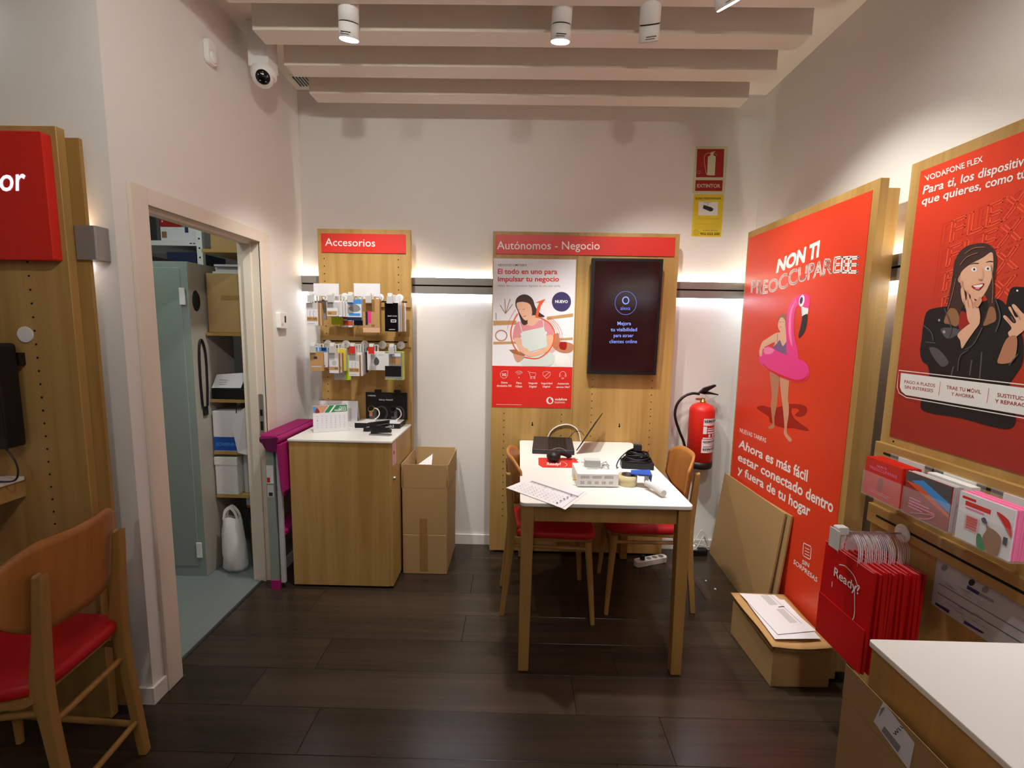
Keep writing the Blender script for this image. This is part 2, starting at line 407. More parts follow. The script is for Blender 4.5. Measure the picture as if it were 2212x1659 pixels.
# doorway
door = bpy.data.objects.new('door_1', None); COL.objects.link(door); door.location = (XL, (DY0+DY1)/2, 0); struct(door)
G().box(XL, XL+.016, DY0-.078, DY0, 0, DZ+.062, 'frame_paint').build('casing', door, bevel=.004)
G().box(XL, XL+.016, DY1, DY1+.088, 0, DZ+.062, 'frame_paint').build('casing', door, bevel=.004)
G().box(XL, XL+.015, DY0, DY1, DZ, DZ+.062, 'frame_paint').build('casing', door, bevel=.004)
G().box(XL-.11, XL+.008, DY0-.019, DY0, 0, DZ+.019, 'frame_paint').build('jamb', door)
J = G().box(XL-.11, XL+.008, DY1, DY1+.019, 0, DZ+.019, 'frame_paint').box(XL-.075, XL-.035, DY1-.012, DY1, 0, DZ, 'frame_paint').build('jamb', door)
G().box(XL-.11, XL+.008, DY0, DY1, DZ, DZ+.019, 'frame_paint').box(XL-.075, XL-.035, DY0, DY1-.012, DZ-.012, DZ, 'frame_paint').build('jamb', door)
sp = G().rbox(XL-.034, XL-.008, DY1-.003, DY1-.0003, .81, 1.07, 'steel', .006, 'y'); sp.box(XL-.028, XL-.014, DY1-.0036, DY1-.003, .95, .985, 'void').box(XL-.028, XL-.014, DY1-.0036, DY1-.003, .87, .92, 'void')
sp.build('strike_plate', door, label='brushed steel strike plate')

# ================================================================== rails with light strips
def rail(name, label, a, b, horiz, n, loc):
    """a, b: ends along the wall; horiz 'x' or 'y'; n: signed out-of-wall direction"""
    t = thing(name, label, 'rail', loc)
    def bx(p0, p1, d0, d1, z0, z1, m):
        q = G()
        if horiz == 'x': q.box(p0, p1, min(loc[1]+n*d0, loc[1]+n*d1), max(loc[1]+n*d0, loc[1]+n*d1), z0, z1, m)
        else: q.box(min(loc[0]+n*d0, loc[0]+n*d1), max(loc[0]+n*d0, loc[0]+n*d1), p0, p1, z0, z1, m)
        return q
    bx(a, b, 0, .034, 1.707, 1.752, 'alu').build('profile', t, bevel=.001, seg=1)
    bx(a, b, 0, .034, 1.652, 1.698, 'alu').build('profile', t, bevel=.001, seg=1)
    bx(a, b, 0, .026, 1.698, 1.707, 'void').build('slot', t)
    bx(a, b, .006, .018, 1.7521, 1.756, 'led_warm').build('light_strip', t, label='warm white light strip on the top edge')
    bx(a, b, .006, .026, 1.646, 1.6519, 'led_cool').build('light_strip', t, label='cool white light strip under the lower edge')
    return t
rail('wall_rail', 'grey aluminium double rail with light strips running along the wall of the table', XL+.002, XR-.04, 'x', -1, (0, D, 1.645))
rail('wall_rail', 'grey aluminium double rail with light strips behind the big red wall posters', YF+.1, D-.002, 'y', -1, (XR, 1, 1.645))
t = rail('wall_rail', 'grey aluminium double rail with plastic end cap beside the lit red sign', XFL+.02, -1.462, 'x', -1, (-1.6, YA, 1.645))
G().rbox(-1.462, -1.388, YA-.056, YA-.0005, 1.648, 1.757, 'alu', .008, 'z').build('end_cap', t)

# ================================================================== wall panels
def holes(t, cols, zs, plane, at, nx, skip=None):
    """peg holes: small dark sunk discs"""
    q = G()
    for c in cols:
        for z in zs:
            if skip and skip(c, z): continue
            C = (c, at, z) if plane == 'y' else (at, c, z)
            q.lathe([(.0036, 0), (.0036, nx*.0007)], 'void', C, plane, 8)
    return q.build('peg_holes', t, kind='stuff')
def seq(a, b, d):
    out = []
    while a < b: out.append(a); a += d
    return out
def slot_bar_x(t, z0, z1, x0, x1, slots):
    """wooden bar with dark slots along x on the back-wall panel"""
    q = G().box(x0, x1, YP-.016, YP-.0003, z0, z1, 'oak_x').build('slotted_bar', t, bevel=.0012, seg=1)
    for a, b in slots: G().rbox(a, b, YP-.0168, YP-.0162, (z0+z1)/2-.004, (z0+z1)/2+.004, 'void', .0035, 'y').build('slot', q)
    return q
# --- narrow accessory panel
pa = thing('wall_display', 'narrow oak wall panel headed Accesorios above the white-topped cabinet', 'wall display', (-.94, YP+.03, .016))
ax0, ax1 = -1.222, -.6605
G().box(ax0, ax1, YP, YP+.03, .016, 2.02, 'oak').build('board', pa, bevel=.0015, seg=1)
G().box(ax0+.012, ax1-.012, YP+.0305, YP+.085, .04, 1.985, 'oak').build('back_frame', pa)
sg = G().box(-1.197, -.689, YP-.006, YP-.0003, 1.880, 1.992, 'red_sign').build('sign', pa, bevel=.0008, seg=1, label='red heading sign')
F = Flat((0, YP-.006, 0), (1, 0, 0), (0, 0, 1), (0, -1, 0), .0003).zoom(620, 480, 3.95)
F.text_px('Accesorios', (325, 200), (752, 208), (325, 134), (752, 142), 'white', .004); F.build('lettering', sg)
for zz in (1.560, 1.318):
    slot_bar_x(pa, zz, zz+.065, ax0+.004, ax1-.002, [(-1.20, -.68)])
holes(pa, (-1.185, -.735), seq(.9, 1.88, .045), 'y', YP, -1, lambda c, z: (1.55 < z < 1.635) or (1.31 < z < 1.39))
# --- wide panel with the screen
pb = thing('wall_display', 'wide oak wall panel headed Autónomos - Negocio behind the white table', 'wall display', (.39, YP+.03, .016))
bx0, bx1 = -.1655, .9465
G().box(bx0, .342, YP, YP+.03, .016, 2.02, 'oak').build('board', pb, bevel=.0012, seg=1)
G().box(.3428, bx1, YP, YP+.03, .016, 2.02, 'oak').build('board', pb, bevel=.0012, seg=1)
G().box(bx0+.015, bx1-.015, YP+.0305, YP+.085, .04, 1.985, 'oak').build('back_frame', pb)
sg = G().box(-.148, .918, YP-.006, YP-.0003, 1.887, 1.998, 'red_sign').build('sign', pb, bevel=.0008, seg=1, label='red heading sign')
F = Flat((0, YP-.006, 0), (1, 0, 0), (0, 0, 1), (0, -1, 0), .0003).zoom(1040, 480, 3.7705)
F.text_px('Autónomos - Negocio', (127, 220), (963, 222), (127, 152), (963, 155), 'white', .004); F.build('lettering', sg)
hc = [on('y', YP, x, 930).x for x in (1088, 1212, 1276, 1403)]
holes(pb, hc[:2], seq(.25, .965, .0445), 'y', YP, -1); holes(pb, hc[2:], seq(.25, 1.17, .0445), 'y', YP, -1)
q = G()
for x, y in ((1150, 916), (1338, 919)):
    p = on('y', YP, x, y); q.lathe([(.006, 0), (.006, -.0007)], 'void', (p.x, YP, p.z-.006), 'y', 10).box(p.x-.003, p.x+.003, YP-.0007, YP, p.z-.004, p.z+.012, 'void')
q.build('keyholes', pb, kind='stuff')
# --- big poster panels on the right wall
def right_panel(label, y0, y1):
    t = thing('wall_display', label, 'wall display', (XP+.03, (y0+y1)/2, .016))
    G().box(XP, XP+.034, y0, y1, .016, 2.02, 'oak').build('board', t, bevel=.0015, seg=1)
    G().box(XP+.0345, XP+.085, y0+.012, y1-.012, .04, 1.988, 'oak').build('back_frame', t)
    return t
pc = right_panel('tall oak panel on the right wall filled by the flamingo poster', 1.80, 2.79)
pd = right_panel('oak panel on the right wall with leaflets, red bags and a printed notice', .95, 1.664)
holes(pd, (1.605, 1.01), seq(1.08, 1.17, .0445)+seq(.3, .78, .0445), 'x', XP, -1)
# --- alcove panel with lit sign
YQ = 1.522
pe = thing('wall_display', 'oak panel with peg holes carrying the lit red sign behind the tall chair', 'wall display', (-2.0, YQ+.02, .016))
G().box(-2.62, -1.466, YQ, YQ+.03, .002, 2.054, 'oak').build('board', pe, bevel=.0015, seg=1)
G().box(-2.60, -1.424, YQ+.0305, YQ+.043, .03, 2.030, 'oak').build('back_frame', pe)
holes(pe, (-1.60, -2.0), seq(.30, 1.64, .0445), 'y', YQ, -1)
t = thing('lit_sign', 'red box sign with glowing white letters on the alcove panel', 'sign', (-1.9, YQ-.02, 1.62))
G().rbox(-2.25, -1.482, YQ-.032, YQ-.0006, 1.637, 2.026, 'red', .008, 'y').build('box', t, bevel=.003)
F = Flat((0, YQ-.032, 0), (1, 0, 0), (0, 0, 1), (0, -1, 0), .001).zoom(0, 280, 4.608)
F.text_px('Ven y habla con tu asesor'[-2:], (0, 610), (255, 605), (0, 370), (255, 350), 'sign_on', .008); F.build('lettering', t, label='glowing white letters')
# ================================================================== prints on the panels
# --- flamingo poster
t = thing('poster', 'tall red poster of a swimmer in a pink flamingo ring, NON TI PREOCCUPARE', 'poster', (XP, 2.3, .03))
G().box(XP-.0022, XP-.0004, 1.832, 2.772, .03, 1.985, 'red_poster').build('sheet', t)
F = Flat((XP-.0022, 0, 0), (0, -1, 0), (0, 0, 1), (-1, 0, 0), .0003).zoom(1560, 370, 4.74)
F.text_px('NON TI', (552, 1036), (988, 868), (574, 905), (1004, 706), 'white', .05)
PTH = [(0, 293, 1240, 303, 1115), (.17, 418, 1254, 430, 1108), (.27, 500, 1238, 505, 1108), (.38, 600, 1212, 600, 1065), (.5, 720, 1165, 712, 1003),
       (.62, 830, 1122, 840, 965), (.72, 915, 1100, 935, 928), (.84, 1020, 1066, 1040, 898), (.93, 1128, 1042, 1142, 874), (1, 1212, 1030, 1226, 862)]
F.text_px('PREOCCUPARE', 0, 0, 0, 0, 'white', 0, .027, path=PTH)
for dx in (82, 150):
    F.text_px('E', (1128+dx, 1040), (1218+dx+22, 1030+dx*.08), (1142+dx, 872), (1232+dx+22, 862), 'white', 0, .032)
F.build('headline', t)
F = Flat((XP-.0022, 0, 0), (0, -1, 0), (0, 0, 1), (-1, 0, 0), .0003).zoom(1560, 600, 4.607)
F.blob([(345, 1290), (400, 1272), (480, 1290), (560, 1288), (650, 1258), (790, 1262), (845, 1300), (830, 1360), (780, 1385), (725, 1365), (765, 1325), (740, 1300), (690, 1310), (720, 1400), (850, 1500), (840, 1525), (720, 1500), (590, 1490), (480, 1440), (460, 1380), (370, 1320)], 'red_dark')
F.blob([(478, 935), (560, 985), (570, 1010), (552, 1180), (545, 1260), (520, 1400), (522, 1488), (480, 1505), (458, 1490), (470, 1475), (500, 1450), (490, 1330), (485, 1250), (495, 1180), (482, 1020)], 'skin3')
F.blob([(578, 985), (660, 1015), (662, 1080), (655, 1200), (665, 1280), (660, 1380), (645, 1480), (648, 1550), (690, 1600), (690, 1625), (665, 1628), (615, 1550), (620, 1480), (605, 1300), (590, 1180)], 'skin2')
F.blob([(565, 545), (600, 535), (640, 540), (642, 700), (560, 730), (512, 690), (524, 642), (440, 680), (415, 700), (400, 770), (372, 785), (372, 720), (400, 640), (440, 610), (500, 570), (540, 550)], 'skin')
F.blob([(548, 650), (575, 622), (605, 680), (645, 640), (645, 770), (560, 740), (508, 700)], 'purple')
F.stroke([(550, 640), (552, 555)], .003, 'indigo')
F.blob([(565, 430), (578, 398), (605, 390), (635, 405), (642, 480), (632, 530), (600, 548), (572, 525), (556, 480)], 'skin')
F.blob([(558, 440), (562, 395), (580, 372), (605, 362), (638, 375), (645, 420), (640, 500), (630, 480), (628, 430), (605, 396), (580, 402)], 'hair_light')
F.stroke([(572, 440), (590, 436)], .002, 'hair'); F.stroke([(606, 438), (618, 442)], .002, 'hair'); F.stroke([(575, 488), (592, 492)], .0022, 'red_dark')
F.blob([(372, 745), (365, 800), (385, 860), (440, 905), (510, 950), (590, 992), (680, 1027), (770, 1042), (840, 1020), (866, 960), (862, 895), (825, 838), (762, 808), (700, 800), (640, 765), (560, 735), (500, 695), (450, 682), (400, 705)], 'pink')
F.blob([(425, 700), (470, 692), (520, 720), (490, 755), (440, 760), (415, 735)], 'pink_light')
F.blob([(650, 790), (640, 600), (635, 480), (650, 350), (680, 262), (730, 195), (790, 162), (845, 162), (874, 200), (873, 250), (857, 312), (800, 292), (770, 270), (738, 300), (722, 370), (716, 470), (720, 570), (736, 650), (756, 740), (755, 840), (705, 820)], 'pink')
F.blob([(400, 850), (470, 905), (600, 970), (740, 1015), (830, 990), (850, 950), (840, 1010), (770, 1038), (680, 1022), (560, 975), (440, 900)], 'red'); F.blob([(662, 520), (668, 400), (690, 300), (740, 225), (700, 320), (688, 430), (690, 560), (700, 680), (680, 640)], 'pink_light')
F.ell((795, 228), (26, 60), 'white', 10); F.ell((790, 226), (15, 36), 'indigo', 10)
F.blob([(793, 292), (828, 298), (860, 308), (852, 365), (822, 372), (800, 385)], 'white')
F.blob([(800, 385), (825, 368), (850, 364), (846, 450), (822, 535), (775, 597), (762, 582), (780, 500), (795, 430)], 'dark')
F.blob([(380, 780), (372, 740), (395, 690), (430, 700), (405, 715), (398, 775)], 'skin')
F.build('picture', t, label='printed swimmer holding an inflatable flamingo')
F = Flat((XP-.0022, 0, 0), (0, -1, 0), (0, 0, 1), (-1, 0, 0), .0003).zoom(1560, 900, 2.765)
lines(F, t, 'small_print', [('NUEVAS TARIFAS', (105, 92), (262, 156), (107, 66), (263, 128))], 'white', .006)
lines(F, t, 'claim', [('Ahora es más fácil', (97, 180), (508, 388), (106, 134), (514, 318)), ('estar conectado dentro', (92, 258), (660, 575), (100, 213), (668, 500)), ('y fuera de tu hogar', (92, 332), (522, 598), (96, 286), (530, 530))], 'white', .022)
F = Flat((XP-.0022, 0, 0), (0, -1, 0), (0, 0, 1), (-1, 0, 0), .0003).zoom(1560, 900, 2.765)
F.text_px('SIN', (476, 878), (518, 902), (480, 852), (522, 876), 'white', .01)
F.text_px('SORPRESAS', (424, 876), (566, 990), (430, 850), (570, 962), 'white', .01)
F.stroke([(488, 755), (530, 776), (532, 788), (528, 848), (522, 852), (488, 832), (482, 822), (486, 762)], .004, 'white', True)
for k in range(3): F.stroke([(494, 782+k*18), (522, 796+k*18)], .003, 'white')
F.build('tariff_icon', t)
# --- FLEX poster
t = thing('poster', 'large red poster of a surprised woman in a black leather jacket holding a phone', 'poster', (XP, 1.30, 1.09))
fm = mat('red_flex', (222, 62, 32), .36); nt = fm.node_tree            # the sheet's red deepens towards its foot
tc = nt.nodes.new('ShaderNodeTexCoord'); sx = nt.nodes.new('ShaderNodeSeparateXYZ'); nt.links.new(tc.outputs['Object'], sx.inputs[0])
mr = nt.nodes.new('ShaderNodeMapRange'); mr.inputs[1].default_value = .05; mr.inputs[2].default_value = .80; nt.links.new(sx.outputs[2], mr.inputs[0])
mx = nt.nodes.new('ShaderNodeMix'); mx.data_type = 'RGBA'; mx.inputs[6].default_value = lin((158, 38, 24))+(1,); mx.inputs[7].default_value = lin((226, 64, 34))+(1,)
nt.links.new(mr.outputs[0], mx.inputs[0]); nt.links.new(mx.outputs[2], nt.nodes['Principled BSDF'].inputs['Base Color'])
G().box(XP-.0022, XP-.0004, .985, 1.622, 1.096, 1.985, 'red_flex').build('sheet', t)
F = Flat((XP-.0022, 0, 0), (0, -1, 0), (0, 0, 1), (-1, 0, 0), .0003).zoom(1880, 230, 3.530)
mat('flex1', (246, 92, 60), .36); mat('flex2', (206, 54, 34), .36)
for dx, dy, mm, ow in ((-70, 26, 'flex2', .008), (0, 0, 'flex1', .016)):
    for k, (bl, br, tl, tr) in enumerate([((600, 1042), (1215, 790), (624, 866), (1235, 600)), ((572, 1228), (1160, 1010), (596, 1070), (1190, 822)), ((548, 1412), (1135, 1230), (572, 1260), (1150, 1040)), ((530, 1600), (1115, 1448), (550, 1450), (1130, 1270))]):
        F.text_px('FLEX', *[(x+dx, y+dy) for x, y in (bl, br, tl, tr)], mm, 0, ow)
F.build('outline_lettering', t)
F = Flat((XP-.0022, 0, 0), (0, -1, 0), (0, 0, 1), (-1, 0, 0), .0008).zoom(1880, 230, 3.530)
F.text_px('VODAFONE FLEX', (424, 570), (860, 420), (414, 530), (860, 374), 'white', .018)
F.text_px('Para ti, los dispositivos', (400, 670), (1172, 448), (414, 604), (1180, 372), 'white', .018, ref='Para ti, los dispositiv')
F.text_px('que quieres, como tú', (391, 752), (1190, 540), (402, 690), (1198, 466), 'white', .018)
F.build('headline', t)
F = Flat((XP-.0022, 0, 0), (0, -1, 0), (0, 0, 1), (-1, 0, 0), .0010).zoom(1970, 500, 4.149)
F.blob([(250, 680), (140, 715), (105, 830), (90, 960), (75, 1070), (95, 1160), (150, 1220), (150, 1400), (90, 1500), (110, 1610), (430, 1670), (900, 1760), (880, 1400), (900, 1330), (985, 1200), (1005, 1050), (980, 900), (900, 760), (830, 640), (740, 600), (600, 640), (420, 660)], 'black')
F.blob([(160, 1040), (230, 1050), (300, 1120), (330, 1180), (270, 1210), (190, 1120)], 'grey_dark')
F.blob([(260, 880), (330, 860), (430, 880), (420, 920), (320, 960)], 'grey_dark')
for a, b in (((350, 1310), (375, 1210)), ((610, 1320), (630, 1080)), ((520, 1290), (540, 1150))): F.stroke([a, b], .004, 'grey_dark')
F.ell((292, 900), (12, 14), 'steel'); F.ell((248, 795), (10, 12), 'steel')
F.blob([(410, 740), (480, 720), (530, 820), (470, 880), (430, 880)], 'red_dark')
F.blob([(600, 105), (690, 115), (745, 170), (765, 240), (760, 340), (745, 480), (750, 640), (762, 790), (700, 830), (640, 845), (655, 770), (690, 660), (640, 560), (560, 640), (470, 660), (430, 760), (410, 850), (340, 835), (290, 815), (315, 690), (350, 520), (370, 380), (385, 280), (420, 200), (490, 135)], 'hair')
F.blob([(315, 740), (345, 690), (400, 700), (430, 780), (408, 848), (345, 832), (292, 815)], 'hair_light'); F.blob([(700, 680), (745, 690), (760, 790), (700, 830), (645, 842), (670, 770)], 'hair_light')
F.blob([(435, 420), (452, 360), (520, 300), (640, 235), (718, 186), (735, 250), (730, 360), (710, 450), (655, 560), (605, 612), (565, 600), (500, 545), (450, 500)], 'skin')
F.blob([(430, 400), (440, 395), (440, 450), (425, 455), (418, 430)], 'skin2')
F.blob([(525, 300), (560, 282), (605, 284), (600, 292), (560, 292)], 'hair'); F.blob([(665, 280), (700, 264), (735, 268), (730, 276), (700, 274)], 'hair')
for x, y in ((562, 340), (686, 333)):
    F.ell((x, y), (26, 20), 'white'); F.ell((x+2, y), (10, 11), 'hair')
F.blob([(600, 430), (615, 425), (640, 430), (635, 442), (610, 442)], 'skin3')
F.blob([(540, 490), (590, 474), (655, 465), (640, 500), (605, 524), (565, 516)], 'red_dark'); F.blob([(555, 488), (600, 478), (642, 474), (625, 498), (585, 502)], 'white')
F.blob([(418, 920), (520, 830), (600, 800), (615, 790), (610, 830), (560, 900), (500, 985), (455, 1048), (440, 980)], 'skin')
F.blob([(445, 515), (470, 505), (490, 620), (500, 560), (480, 515), (505, 510), (525, 600), (535, 590), (528, 548), (548, 545), (572, 620), (610, 700), (615, 800), (560, 840), (510, 800), (490, 690), (455, 610)], 'skin')
F.blob([(900, 508), (1004, 500), (1080, 520), (1060, 700), (1000, 850), (880, 830), (840, 760), (860, 620)], 'black')
F.ell((953, 530), (9, 9), 'white')
F.blob([(875, 690), (895, 680), (930, 760), (960, 760), (905, 670), (930, 655), (1000, 730), (1040, 760), (1030, 860), (960, 930), (900, 960), (870, 910), (900, 860), (828, 770), (850, 755), (915, 820), (940, 800)], 'skin')
F.blob([(860, 960), (945, 940), (945, 1080), (900, 1170), (780, 1180), (800, 1090)], 'skin3')
for p in ([(300, 640), (340, 520), (375, 380)], [(330, 700), (370, 560), (400, 420)], [(720, 300), (735, 480), (728, 640)], [(480, 200), (560, 150), (660, 140)], [(440, 300), (500, 230), (600, 190)]): F.stroke(p, .0022, 'hair_light', smooth=True)
for p in ([(300, 690), (360, 860), (330, 960)], [(760, 610), (800, 760), (760, 900)], [(480, 1060), (560, 1010), (640, 860)], [(110, 840), (180, 900), (200, 980)], [(130, 990), (220, 1000)], [(880, 1200), (960, 1100)], [(420, 1250), (440, 1120), (520, 1060)]): F.stroke(p, .003, 'grey_dark', smooth=True)
for p in ([(470, 600), (490, 690)], [(505, 590), (520, 680)], [(540, 600), (560, 690)], [(900, 760), (930, 810)], [(950, 720), (985, 790)], [(860, 775), (900, 830)]): F.stroke(p, .0013, 'skin3')
F.stroke([(640, 330), (648, 390), (632, 430)], .0015, 'skin2', smooth=True); F.blob([(585, 500), (620, 505), (610, 520), (580, 515)], 'pink_shirt'); F.stroke([(455, 440), (470, 500), (520, 555)], .003, 'skin2', smooth=True); F.blob([(620, 585), (600, 612), (560, 640), (600, 680), (640, 620)], 'skin2')
F.build('picture', t, label='printed woman with her hand on her cheek')
F = Flat((XP-.0022, 0, 0), (0, -1, 0), (0, 0, 1), (-1, 0, 0), .0042, .00006).zoom(1880, 600, 4.364)
F.shape([(300, 897), (1900, 1090), (1900, 1370), (345, 1105), (305, 1070), (290, 1030)], 'white')
F.stroke([(1900, 1058), (280, 872), (265, 1030), (282, 1085), (350, 1128), (1900, 1400)], .0028, 'white')
for s_, bl, br, tl, tr in (('PAGO A PLAZOS', (333, 992), (622, 1032), (335, 962), (624, 1002)), ('SIN INTERESES', (335, 1042), (604, 1080), (337, 1012), (606, 1050)), ('TRAE TU MÓVIL', (730, 1048), (1058, 1094), (732, 1014), (1060, 1058)), ('Y AHORRA', (776, 1108), (992, 1140), (778, 1076), (994, 1106)), ('SUSTITUCIÓN', (1212, 1120), (1560, 1170), (1214, 1084), (1562, 1134)), ('Y REPARACIÓN', (1190, 1178), (1580, 1234), (1192, 1142), (1582, 1198))):
    F.text_px(s_, bl, br, tl, tr, 'red_dark', .01)
for a, b in (((675, 980), (658, 1110)), ((1135, 1040), (1115, 1180))): F.stroke([a, b], .002, 'pink_shirt')
F.build('banner', t, label='white rounded banner with red capitals')
# --- business poster
t = thing('poster', 'white and red poster of a woman in an apron looking at her phone', 'poster', (.1, YP, .98))
P = lambda x, y: on('y', YP, x, y)
x0, z1, x1, z0 = P(1066, 558).x, P(1066, 558).z, P(1240, 700).x, P(1066, 879).z
G().box(x0, x1, YP-.002, YP-.0004, z0, z1, 'paper').build('sheet', t)
FP = lambda b=.0003: Flat((0, YP-.002, 0), (1, 0, 0), (0, 0, 1), (0, -1, 0), b)
F = FP().zoom(1060, 610, 5.925)
zr = P(1100, 790.5).z
F.px = None; F.rect(x0+.0005, z0+.0005, x1-.0005, zr, 'red'); F.zoom(1060, 610, 5.925)
F.shape([(32, 490), (330, 490), (330, 540), (32, 552)], 'kraft'); F.shape([(720, 440), (1055, 396), (1055, 440), (720, 480)], 'kraft')
F.shape([(32, 760), (330, 755), (330, 785), (32, 795)], 'kraft'); F.shape([(860, 715), (1050, 705), (1050, 735), (860, 745)], 'kraft')
F.ring((135, 680), (72, 66), .007, 'skin3')
for a, b in (((190, 400), (120, 290)), ((190, 400), (180, 210)), ((190, 400), (250, 210)), ((190, 400), (280, 280))): F.stroke([a, b], .004, 'hair_light')
F.stroke([(70, 480), (68, 390)], .004, 'hair_light')
F.blob([(840, 920), (975, 925), (1005, 1060), (840, 1060)], 'white'); F.blob([(790, 690), (865, 650), (890, 760), (960, 760), (1060, 800), (1040, 880), (960, 905), (860, 880), (780, 800)], 'skin3'); F.blob([(880, 770), (970, 770), (960, 860), (890, 850)], 'red_dark')
F.blob([(425, 990), (775, 900), (775, 1060), (425, 1060)], 'apron')
F.blob([(290, 620), (330, 520), (380, 500), (470, 540), (620, 480), (720, 510), (780, 560), (800, 680), (710, 690), (700, 620), (400, 640), (390, 700), (290, 730)], 'pink_shirt')
F.blob([(410, 155), (480, 165), (540, 220), (570, 310), (620, 380), (690, 435), (640, 445), (580, 430), (530, 450), (470, 530), (410, 540), (370, 440), (345, 360), (318, 300), (320, 230), (350, 185)], 'hair')
F.blob([(480, 460), (560, 420), (620, 480), (540, 555), (480, 540)], 'skin')
F.blob([(330, 290), (345, 258), (420, 250), (500, 280), (528, 360), (520, 440), (460, 485), (420, 470), (375, 400), (350, 350)], 'skin')
F.stroke([(345, 352), (372, 348)], .002, 'hair'); F.stroke([(405, 350), (440, 338)], .002, 'hair'); F.stroke([(415, 438), (452, 428)], .003, 'red_dark')
F.shape([(400, 632), (680, 570), (715, 690), (715, 830), (500, 890), (420, 840), (385, 720)], 'apron')
F.stroke([(402, 632), (365, 500)], .004, 'apron'); F.stroke([(680, 572), (672, 490)], .004, 'apron')
F.blob([(300, 720), (385, 715), (400, 800), (420, 840), (365, 860), (330, 790)], 'skin'); F.blob([(715, 690), (795, 680), (790, 780), (750, 870), (620, 930), (500, 950), (400, 900), (365, 870), (400, 835), (470, 850), (520, 895), (640, 860), (720, 810)], 'skin')
F.blob([(290, 900), (360, 930), (430, 945), (400, 990), (350, 1018), (310, 980)], 'skin2'); F.shape([(238, 862), (310, 858), (440, 925), (430, 945), (290, 910)], 'hair_light')
C = [(570, 440), (640, 455), (740, 510), (800, 590), (815, 680), (790, 800), (720, 900), (620, 965), (540, 975), (430, 955)]
D2 = [(370, 910), (300, 820), (262, 700), (262, 600), (300, 480), (345, 400)]
F.stroke(C, .0075, 'orange', smooth=True); F.stroke(D2, .0075, 'orange', smooth=True)
F.shape([(568, 260), (700, 212), (640, 300), (605, 440), (572, 450), (590, 330), (620, 255)], 'orange')
for k in (1, 2, 3): F.stroke([(690+25*k, 460-5*k), (790+28*k, 560), (830+28*k, 690), (800+24*k, 800), (730+20*k, 900)], .0018, 'orange', smooth=True)
F.stroke([(215, 600), (240, 480), (320, 340)], .0022, 'orange', smooth=True)
F.ell((905, 246), (122, 124), 'indigo'); F.text_px('NUEVO', (824, 262), (986, 264), (824, 226), (986, 228), 'white', .03)
F.build('picture', t, label='printed woman in a pale apron inside a red speech ring')
F = FP().zoom(1040, 480, 3.7705)
F.text_px('NEGOCIO ILIMITABLE', (136, 357), (368, 358), (136, 339), (368, 340), 'dark', .002)
F.text_px('El todo en uno para', (133, 420), (618, 422), (133, 378), (618, 380), 'red', .024)
F.text_px('impulsar tu negocio', (133, 482), (632, 482), (133, 440), (632, 440), 'red', .024)
F.text_px('Móvil, fibra y soluciones digitales en una sola tarifa.', (136, 525), (644, 527), (136, 508), (644, 510), 'grey', .0)
F.build('headline', t)
F = FP(.0012).zoom(1060, 610, 5.925)
for s_, x, y, ww in (('Datos', 175, 1292, 80), ('ilimitados 5G', 172, 1334, 184), ('Fibra', 362, 1298, 68), ('1Gbps', 360, 1342, 84), ('Negocio', 542, 1300, 114), ('Digital', 540, 1344, 92), ('Seguridad', 717, 1302, 142), ('Digital', 712, 1344, 92), ('Asistencia', 928, 1306, 146), ('técnica 24x7', 925, 1350, 176)):
    q = FP(.0012).zoom(1060, 610, 5.925); q.text_px(s_, (x-ww/2, y), (x+ww/2, y), (x-ww/2, y-24), (x+ww/2, y-24), 'white', .012); q.build('caption', t)
F.stroke([(218, 1132), (218, 1185), (195, 1222), (160, 1228), (128, 1205), (122, 1170), (140, 1140), (170, 1130)], .0016, 'white', True); F.text_px('5G', (146, 1196), (198, 1196), (146, 1164), (198, 1164), 'white', .02)
F.build('icon', t); F = FP(.0012).zoom(1060, 610, 5.925)
for rr in (58, 40, 22): F.ring((362, 1192), (rr, rr), .0016, 'white', 218, 322)
F.ell((362, 1217), (6, 6), 'white')
F.build('icon', t); F = FP(.0012).zoom(1060, 610, 5.925)
F.stroke([(470, 1136), (488, 1140), (508, 1205), (568, 1205), (580, 1160), (496, 1150)], .0016, 'white'); F.ring((518, 1222), (10, 10), .0016, 'white'); F.ring((558, 1222), (10, 10), .0016, 'white')
F.build('icon', t); F = FP(.0012).zoom(1060, 610, 5.925)
F.stroke([(715, 1138), (762, 1150), (760, 1190), (715, 1230), (672, 1190), (668, 1150)], .0016, 'white', True); F.stroke([(690, 1200), (750, 1152)], .0016, 'white')
F.build('icon', t); F = FP(.0012).zoom(1060, 610, 5.925)
F.ring((922, 1185), (42, 44), .0016, 'white', 170, 370); F.stroke([(880, 1180), (880, 1208), (892, 1208), (892, 1172)], .0016, 'white'); F.stroke([(964, 1180), (966, 1208), (950, 1208), (952, 1172)], .0016, 'white'); F.ring((922, 1228), (14, 8), .0016, 'white')
F.build('icon', t); F = FP(.0012).zoom(1060, 610, 5.925)
F.ell((757, 1512), (46, 46), 'white'); F.blob([(745, 1482), (775, 1472), (765, 1490), (785, 1512), (775, 1540), (750, 1542), (735, 1522), (735, 1500)], 'red')
F.text_px('vodafone', (820, 1510), (976, 1510), (820, 1478), (976, 1478), 'white', .024); F.text_px('business', (820, 1546), (948, 1547), (820, 1516), (948, 1517), 'white', .0)
F.build('logo', t); F = FP(.0012).zoom(1060, 610, 5.925)
F.stroke([(70, 1561), (396, 1566)], .0018, 'white')
F.build('footnote', t)
